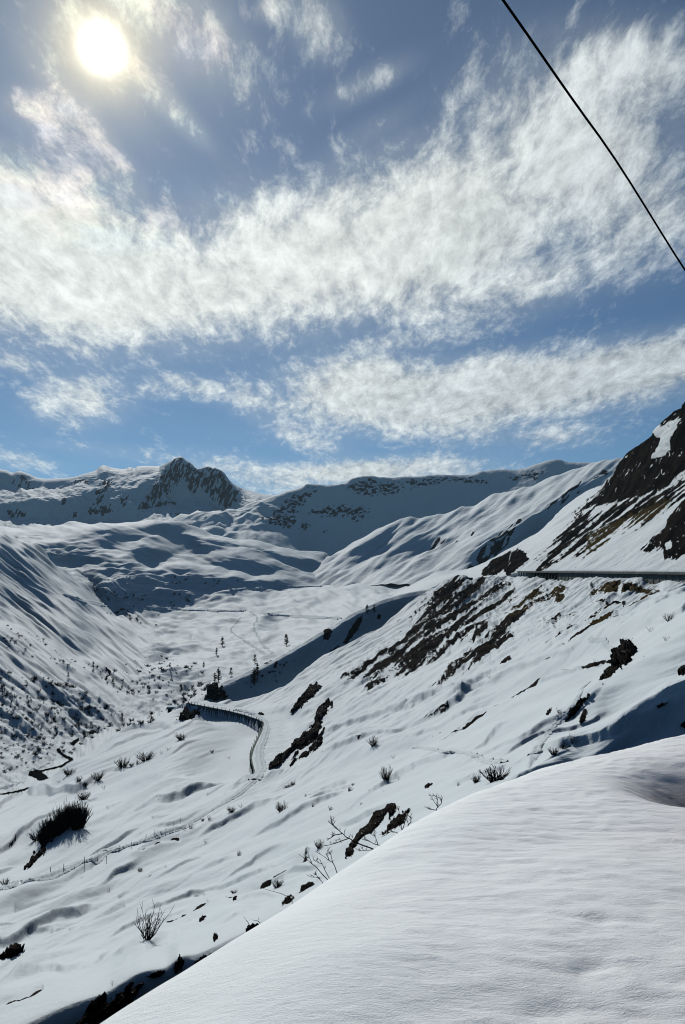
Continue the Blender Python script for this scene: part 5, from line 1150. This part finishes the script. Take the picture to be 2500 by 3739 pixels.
branch('longest leaning bare branch across the gully rock', [[(1385, 3108), (1300, 3077), (1262, 3055), (1228, 3022), (1203, 3003)], [(1272, 3062), (1235, 3074), (1197, 3086)], [(1250, 3045), (1222, 3048), (1196, 3068)], [(1228, 3022), (1212, 3010), (1210, 2995)]], 16, 0.016, 9, 1)
branch('bare branch lying low right of the leaning one', [[(1410, 3094), (1368, 3082), (1322, 3062)], [(1380, 3086), (1372, 3060), (1362, 3045)], [(1385, 3098), (1345, 3105), (1312, 3108)]], 15, 0.012, 8, 2)
branch('tall spreading bare branches over the dark earth strip', [[(1472, 3052), (1464, 3010), (1456, 2956)], [(1468, 3030), (1480, 2995), (1492, 2962)], [(1464, 3015), (1440, 2982), (1424, 2968)], [(1470, 3040), (1500, 3000), (1498, 2985)], [(1472, 3048), (1430, 3035), (1395, 3055)]], 16, 0.013, 8, 3)
branch('single bare branch at the right of the spreading ones', [[(1498, 3040), (1488, 3000), (1478, 2975)], [(1490, 3010), (1505, 3028), (1512, 3036)]], 16, 0.010, 7, 4)
branch('small forked bare tree at the bank edge', [[(1590, 2975), (1597, 2945), (1582, 2922), (1572, 2905)], [(1597, 2948), (1612, 2930), (1604, 2912)], [(1594, 2958), (1572, 2955), (1558, 2948)], [(1598, 2942), (1598, 2925), (1592, 2908)]], 19, 0.014, 8, 5)
branch('thin bare branch leaning left over the open snow', [[(1195, 3212), (1155, 3168), (1122, 3142), (1096, 3124)], [(1140, 3155), (1128, 3132), (1112, 3130)]], 13, 0.009, 7, 6)
branch('short bare branch right of the thin leaning one', [[(1202, 3206), (1184, 3170), (1166, 3138)], [(1176, 3155), (1160, 3150), (1146, 3140)]], 13, 0.008, 7, 7)
branch('forked bare branch with two arms at the bank edge', [[(1232, 3190), (1215, 3150), (1186, 3130), (1150, 3107)], [(1215, 3150), (1208, 3125), (1200, 3104)], [(1200, 3138), (1192, 3120), (1196, 3106)]], 13, 0.009, 6, 8)
branch('tangle of low twigs below the thin branches', [[(1178, 3222), (1160, 3205), (1128, 3200)], [(1170, 3212), (1155, 3196), (1150, 3188)]], 13, 0.008, 8, 9)
branch('straight fallen stick beside the dark bush', [[(1066, 3282), (1030, 3265), (957, 3243)]], 17, 0.010, 0, 10)
branch('thin stick standing at the turf on the bank edge', [[(918, 3392), (905, 3368), (889, 3347)]], 13, 0.008, 0, 11)
branch('bent twig lying right of the standing stick', [[(955, 3372), (938, 3362), (918, 3359)]], 13, 0.007, 1, 12)
branch('long thin stick over the rocks right of the hollow', [[(893, 3464), (850, 3462), (782, 3488)]], 14, 0.008, 1, 13)

# larches and birches of the valley
def larch_meshes(seed):
    rd = random.Random(seed); V1, F1, V2, F2 = [], [], [], []
    tr = [Vector((rd.uniform(-.01, .01)*i, rd.uniform(-.01, .01)*i, -0.05 + 1.05*i/6)) for i in range(7)]
    tube(V1, F1, tr, 0.034, 0.008, 5)
    for k in range(64):
        t_ = rd.uniform(0.12, 0.98); L = 0.30*(1 - t_)**0.7 + 0.05; az = rd.uniform(0, 6.28)
        p = Vector((0, 0, t_)); d = Vector((math.cos(az), math.sin(az), rd.uniform(0.1, 0.6))).normalized()
        e = p + d*L*rd.uniform(0.6, 1)
        tube(V2, F2, [p, p.lerp(e, 0.5) + Vector((0, 0, -0.01)), e], 0.017, 0.008)
        for j in range(5):
            q_ = p.lerp(e, rd.uniform(0.3, 1)); tube(V2, F2, [q_, q_ + Vector((rd.uniform(-1, 1), rd.uniform(-1, 1), rd.uniform(-.4, .9)))*0.07], 0.011, 0.006)
    ms = []
    for nm, V, Fc in (('trunk', V1, F1), ('crown', V2, F2)):
        me = bpy.data.meshes.new(nm); me.from_pydata([tuple(v) for v in V], [], Fc); me.materials.append(M_larch); ms.append(me)
    return ms
LM = [larch_meshes(60 + i) for i in range(3)]
TREES = [(1045, 2360, 44, 'bare larch standing alone on the skyline of the spur'), (811, 2360, 34, 'slim bare larch on the bright basin snow'), (790, 2392, 26, 'bare tree below the slim larch of the basin'),
         (930, 2422, 32, 'bare tree at the foot of the spur beside the basin'), (797, 2488, 48, 'tallest bare tree behind the pointed rock'), (783, 2492, 34, 'lower bare tree left of the tallest one behind the rock'), (843, 2468, 30, 'round bare birch on the lower skyline of the spur'), (928, 2500, 58, 'big bare tree in the shade of the spur'),
         (940, 2470, 44, 'bare tree higher in the shade of the spur'), (660, 2530, 30, 'bare tree on the bank behind the road end'), (668, 2560, 30, 'low bare tree next to the road end'), (743, 2438, 22, 'small bare tree on the right of the knoll'), (620, 2440, 20, 'small bare tree on top of the knoll'),
         (340, 2440, 24, 'bare tree at the toe of the left slope'), (412, 2500, 26, 'bare tree in the stream gully below the knoll'), (445, 2640, 34, 'bare tree on the ridge above the stream'), (1340, 2240, 34, 'twin bare bush tree on the crest of the spur'), (1366, 2238, 30, 'bare bush tree right of its twin on the spur crest'), (248, 2476, 20, 'bare tree low on the left slope')]
for i, (a, b_, h, lb) in enumerate(TREES):
    hit = ray(a, b_, VN)
    if hit is None: continue
    p = hit[0]; s_ = h*math.hypot(p.x, p.y)/F; tm, cm = LM[i % 3]
    o = empty('bare_tree', tuple(p)); o.scale = (s_*1.15, s_*1.15, s_); o.rotation_euler = (0, 0, i*1.3); tag(o, lb, 'tree', 'bare trees of the valley')
    for nm, me in (('trunk', tm), ('crown', cm)):
        c_ = bpy.data.objects.new(nm, me); C.objects.link(c_); c_.parent = o

# ---------------------------------------------------------------- tracks in the snow
def trail(name, label, line, wid, berm, names, step=5.0, wob=0.15, lift=0.03, seed=0, double=False):
    q = np.array(line, float); seg = np.hypot(*np.diff(q, axis=0).T); s_ = np.concatenate([[0], np.cumsum(seg)])
    t_ = np.arange(0, s_[-1], step); xs_ = pchip(s_, q[:, 0], t_); ys_ = pchip(s_, q[:, 1], t_)
    pts = []
    for x, y in zip(xs_, ys_):
        h = ray(x, y, names)
        if h is not None: pts.append(h[0])
    if len(pts) < 3: return
    rd = random.Random(seed); V, Fc = [], []
    prof = [(-1.0, -0.5), (-0.72, 1.0), (-0.35, 0.0), (0.35, 0.0), (0.72, 1.0), (1.0, -0.5)] if not double else [(-1, -.5), (-.8, .8), (-.6, 0), (-.4, 0), (-.2, .9), (.2, .9), (.4, 0), (.6, 0), (.8, .8), (1, -.5)]
    last = None
    for i, p in enumerate(pts):
        d = (pts[min(i + 1, len(pts) - 1)] - pts[max(i - 1, 0)]); d.z = 0; d.normalize(); nr = Vector((-d.y, d.x, 0))
        off_ = rd.uniform(-wob, wob)*wid
        for (k, hz) in prof:
            c_ = p + nr*(k*wid*0.5 + off_); g = drop(c_.x, c_.y, names)
            z = g.z if g is not None and abs(g.z - p.z) < wid + 1.0 else p.z
            V.append((c_.x - pts[0].x, c_.y - pts[0].y, z - pts[0].z + lift + berm*hz*rd.uniform(0.45, 1.3)))
        if last is not None and (p - pts[last]).length < 60:
            n_ = len(prof); b_ = len(V) - 2*n_
            for k in range(n_ - 1): Fc.append((b_ + k, b_ + k + 1, b_ + n_ + k + 1, b_ + n_ + k))
        last = i
    o = mesh_obj(name, V, Fc, M_snowp, smooth=True, loc=tuple(pts[0])); tag(o, label=label, kind='structure')
trail('ski_track', 'double ski track running down from the road wall to the left edge', [(923, 2852), (880, 2890), (820, 2930), (760, 2965), (700, 3000), (600, 3045), (500, 3080), (400, 3113), (300, 3150), (200, 3187), (100, 3220), (0, 3246), (-60, 3262)], 1.5, 0.2, SL, 3, 0.05, double=True)
trail('wheel_track', 'trodden ruts along the snow covered lower road', [(860, 2592), (925, 2608), (968, 2640), (972, 2662), (962, 2700), (948, 2735), (946, 2770), (955, 2800), (940, 2830), (925, 2850)], 2.4, 0.28, SL, 3, 0.1, 0.04, 1, True)
trail('footpath', 'line of footprints climbing the right hand slope', [(1950, 2753), (1971, 2717), (2013, 2664), (2041, 2632), (2066, 2605), (2110, 2545), (2122, 2520), (2150, 2490)], 0.55, 0.08, SL, 3, 0.3, 0.02, 2)
trail('footpath', 'wavy line of footprints across the middle slope', [(1510, 2731), (1560, 2733), (1600, 2742), (1640, 2749), (1690, 2750), (1740, 2765), (1790, 2783), (1835, 2786)], 0.6, 0.12, SL, 3, 0.3, 0.03, 3)
trail('footpath', 'short line of footprints under the avalanche groove', [(2152, 2326), (2160, 2340), (2200, 2338), (2212, 2360), (2232, 2380), (2236, 2398)], 0.8, 0.14, SL, 3, 0.3, 0.03, 4)
trail('footpath', 'winding footprints across the bright basin', [(912, 2232), (939, 2259), (926, 2286), (939, 2321), (957, 2353), (975, 2368), (997, 2386)], 2.2, 0.30, ['valley'], 3, 0.35, 0.05, 5)
trail('footpath', 'left footprints across the bright basin', [(877, 2254), (860, 2280), (841, 2299), (886, 2335), (939, 2370), (970, 2390)], 2.2, 0.30, ['valley'], 3, 0.35, 0.05, 6)
trail('valley_road', 'lower bright line of the snowed in valley road', [(230, 2170), (268, 2183), (402, 2212), (536, 2221), (700, 2228), (800, 2231), (895, 2232)], 6.0, 1.0, ['valley'], 4, 0.03, 0.2, 7)
trail('valley_road', 'right hand continuation of the valley road', [(960, 2240), (1046, 2248), (1150, 2255), (1243, 2260)], 6.0, 0.9, ['valley'], 4, 0.03, 0.2, 8)
trail('valley_road', 'upper bright line of the valley road below the humped hill', [(464, 2109), (558, 2125), (640, 2137), (734, 2152), (830, 2153), (912, 2150), (1000, 2147), (1091, 2143), (1180, 2141)], 7.0, 1.3, ['valley'], 4, 0.03, 0.25, 9)
trail('footpath', 'trodden line in the snow at the stream', [(420, 2598), (330, 2670), (225, 2676), (205, 2705), (175, 2735), (200, 2760)], 1.6, 0.22, ['valley'], 4, 0.2, 0.04, 10)
trail('footpath', 'faint track on the low snow at the left edge', [(205, 2768), (150, 2800), (92, 2825), (92, 2845), (60, 2862), (0, 2880)], 1.6, 0.2, ['valley'], 4, 0.2, 0.04, 11)
for i, (a, b_) in enumerate([(183, 3190), (231, 3181), (307, 3158), (356, 3144), (387, 3152), (433, 3112), (478, 3095), (532, 3069), (564, 3055), (634, 3017), (657, 3006)]):
    h = ray(a, b_, SL)
    if h is None: continue
    V, Fc = [], []; tube(V, Fc, [Vector((0, 0, -0.4)), Vector((0.01, 0, 0.3)), Vector((0.02, 0.01, 0.62 + 0.1*(i % 3)))], 0.035, 0.028, 6)
    o = mesh_obj('marker_pole', V, Fc, M_wood, loc=tuple(h[0])); tag(o, 'thin marker pole beside the ski track', 'pole', 'marker poles along the ski track')
    if i == 5:
        o['label'] = 'marker pole with a small crossbar beside the ski track'
        V, Fc = box(-0.16, 0.16, -0.015, 0.015, 0.40, 0.46); mesh_obj('crossbar', V, Fc, M_wood, o)

# ---------------------------------------------------------------- the cable overhead
c1, c2 = at(1829, -10, 1.0), at(2500, 985, 1.0)
c1 = c1.normalized()*7.2; c2 = c2.normalized()*10.6
ctrl = [c1 + (c1 - c2)*1.6, c1, at(2180, 487, 1.0).normalized()*8.75, c2, c2 + (c2 - c1)*2.2]
cs_ = pchip([-1.6, 0, 0.5, 1, 3.2], np.array([tuple(p) for p in ctrl]), np.linspace(-1.6, 3.2, 60))
V, Fc = [], []; tube(V, Fc, [Vector(p) for p in cs_], 0.0104, 0.0104, 8)
o = mesh_obj('overhead_cable', V, Fc, M_cable, smooth=True); tag(o, 'black cable slanting across the upper right sky', 'cable')

# ---------------------------------------------------------------- the air of the valley
hz = bpy.data.materials.new('mountain_air'); hz.use_nodes = True; hz.node_tree.nodes.clear()
hn = NT(hz.node_tree); ho = hn.n('ShaderNodeOutputMaterial'); hv = hn.n('ShaderNodeVolumePrincipled')
hv.inputs['Color'].default_value = (0.55, 0.80, 1.0, 1); hv.inputs['Density'].default_value = HAZE; hv.inputs['Anisotropy'].default_value = 0.2
hz.node_tree.links.new(hv.outputs[0], ho.inputs['Volume'])
V, Fc = box(-4800, 4800, -60, 5200, -140, 760)
tag(mesh_obj('haze', V, Fc, hz), label='thin blue haze filling the valley air', kind='stuff')
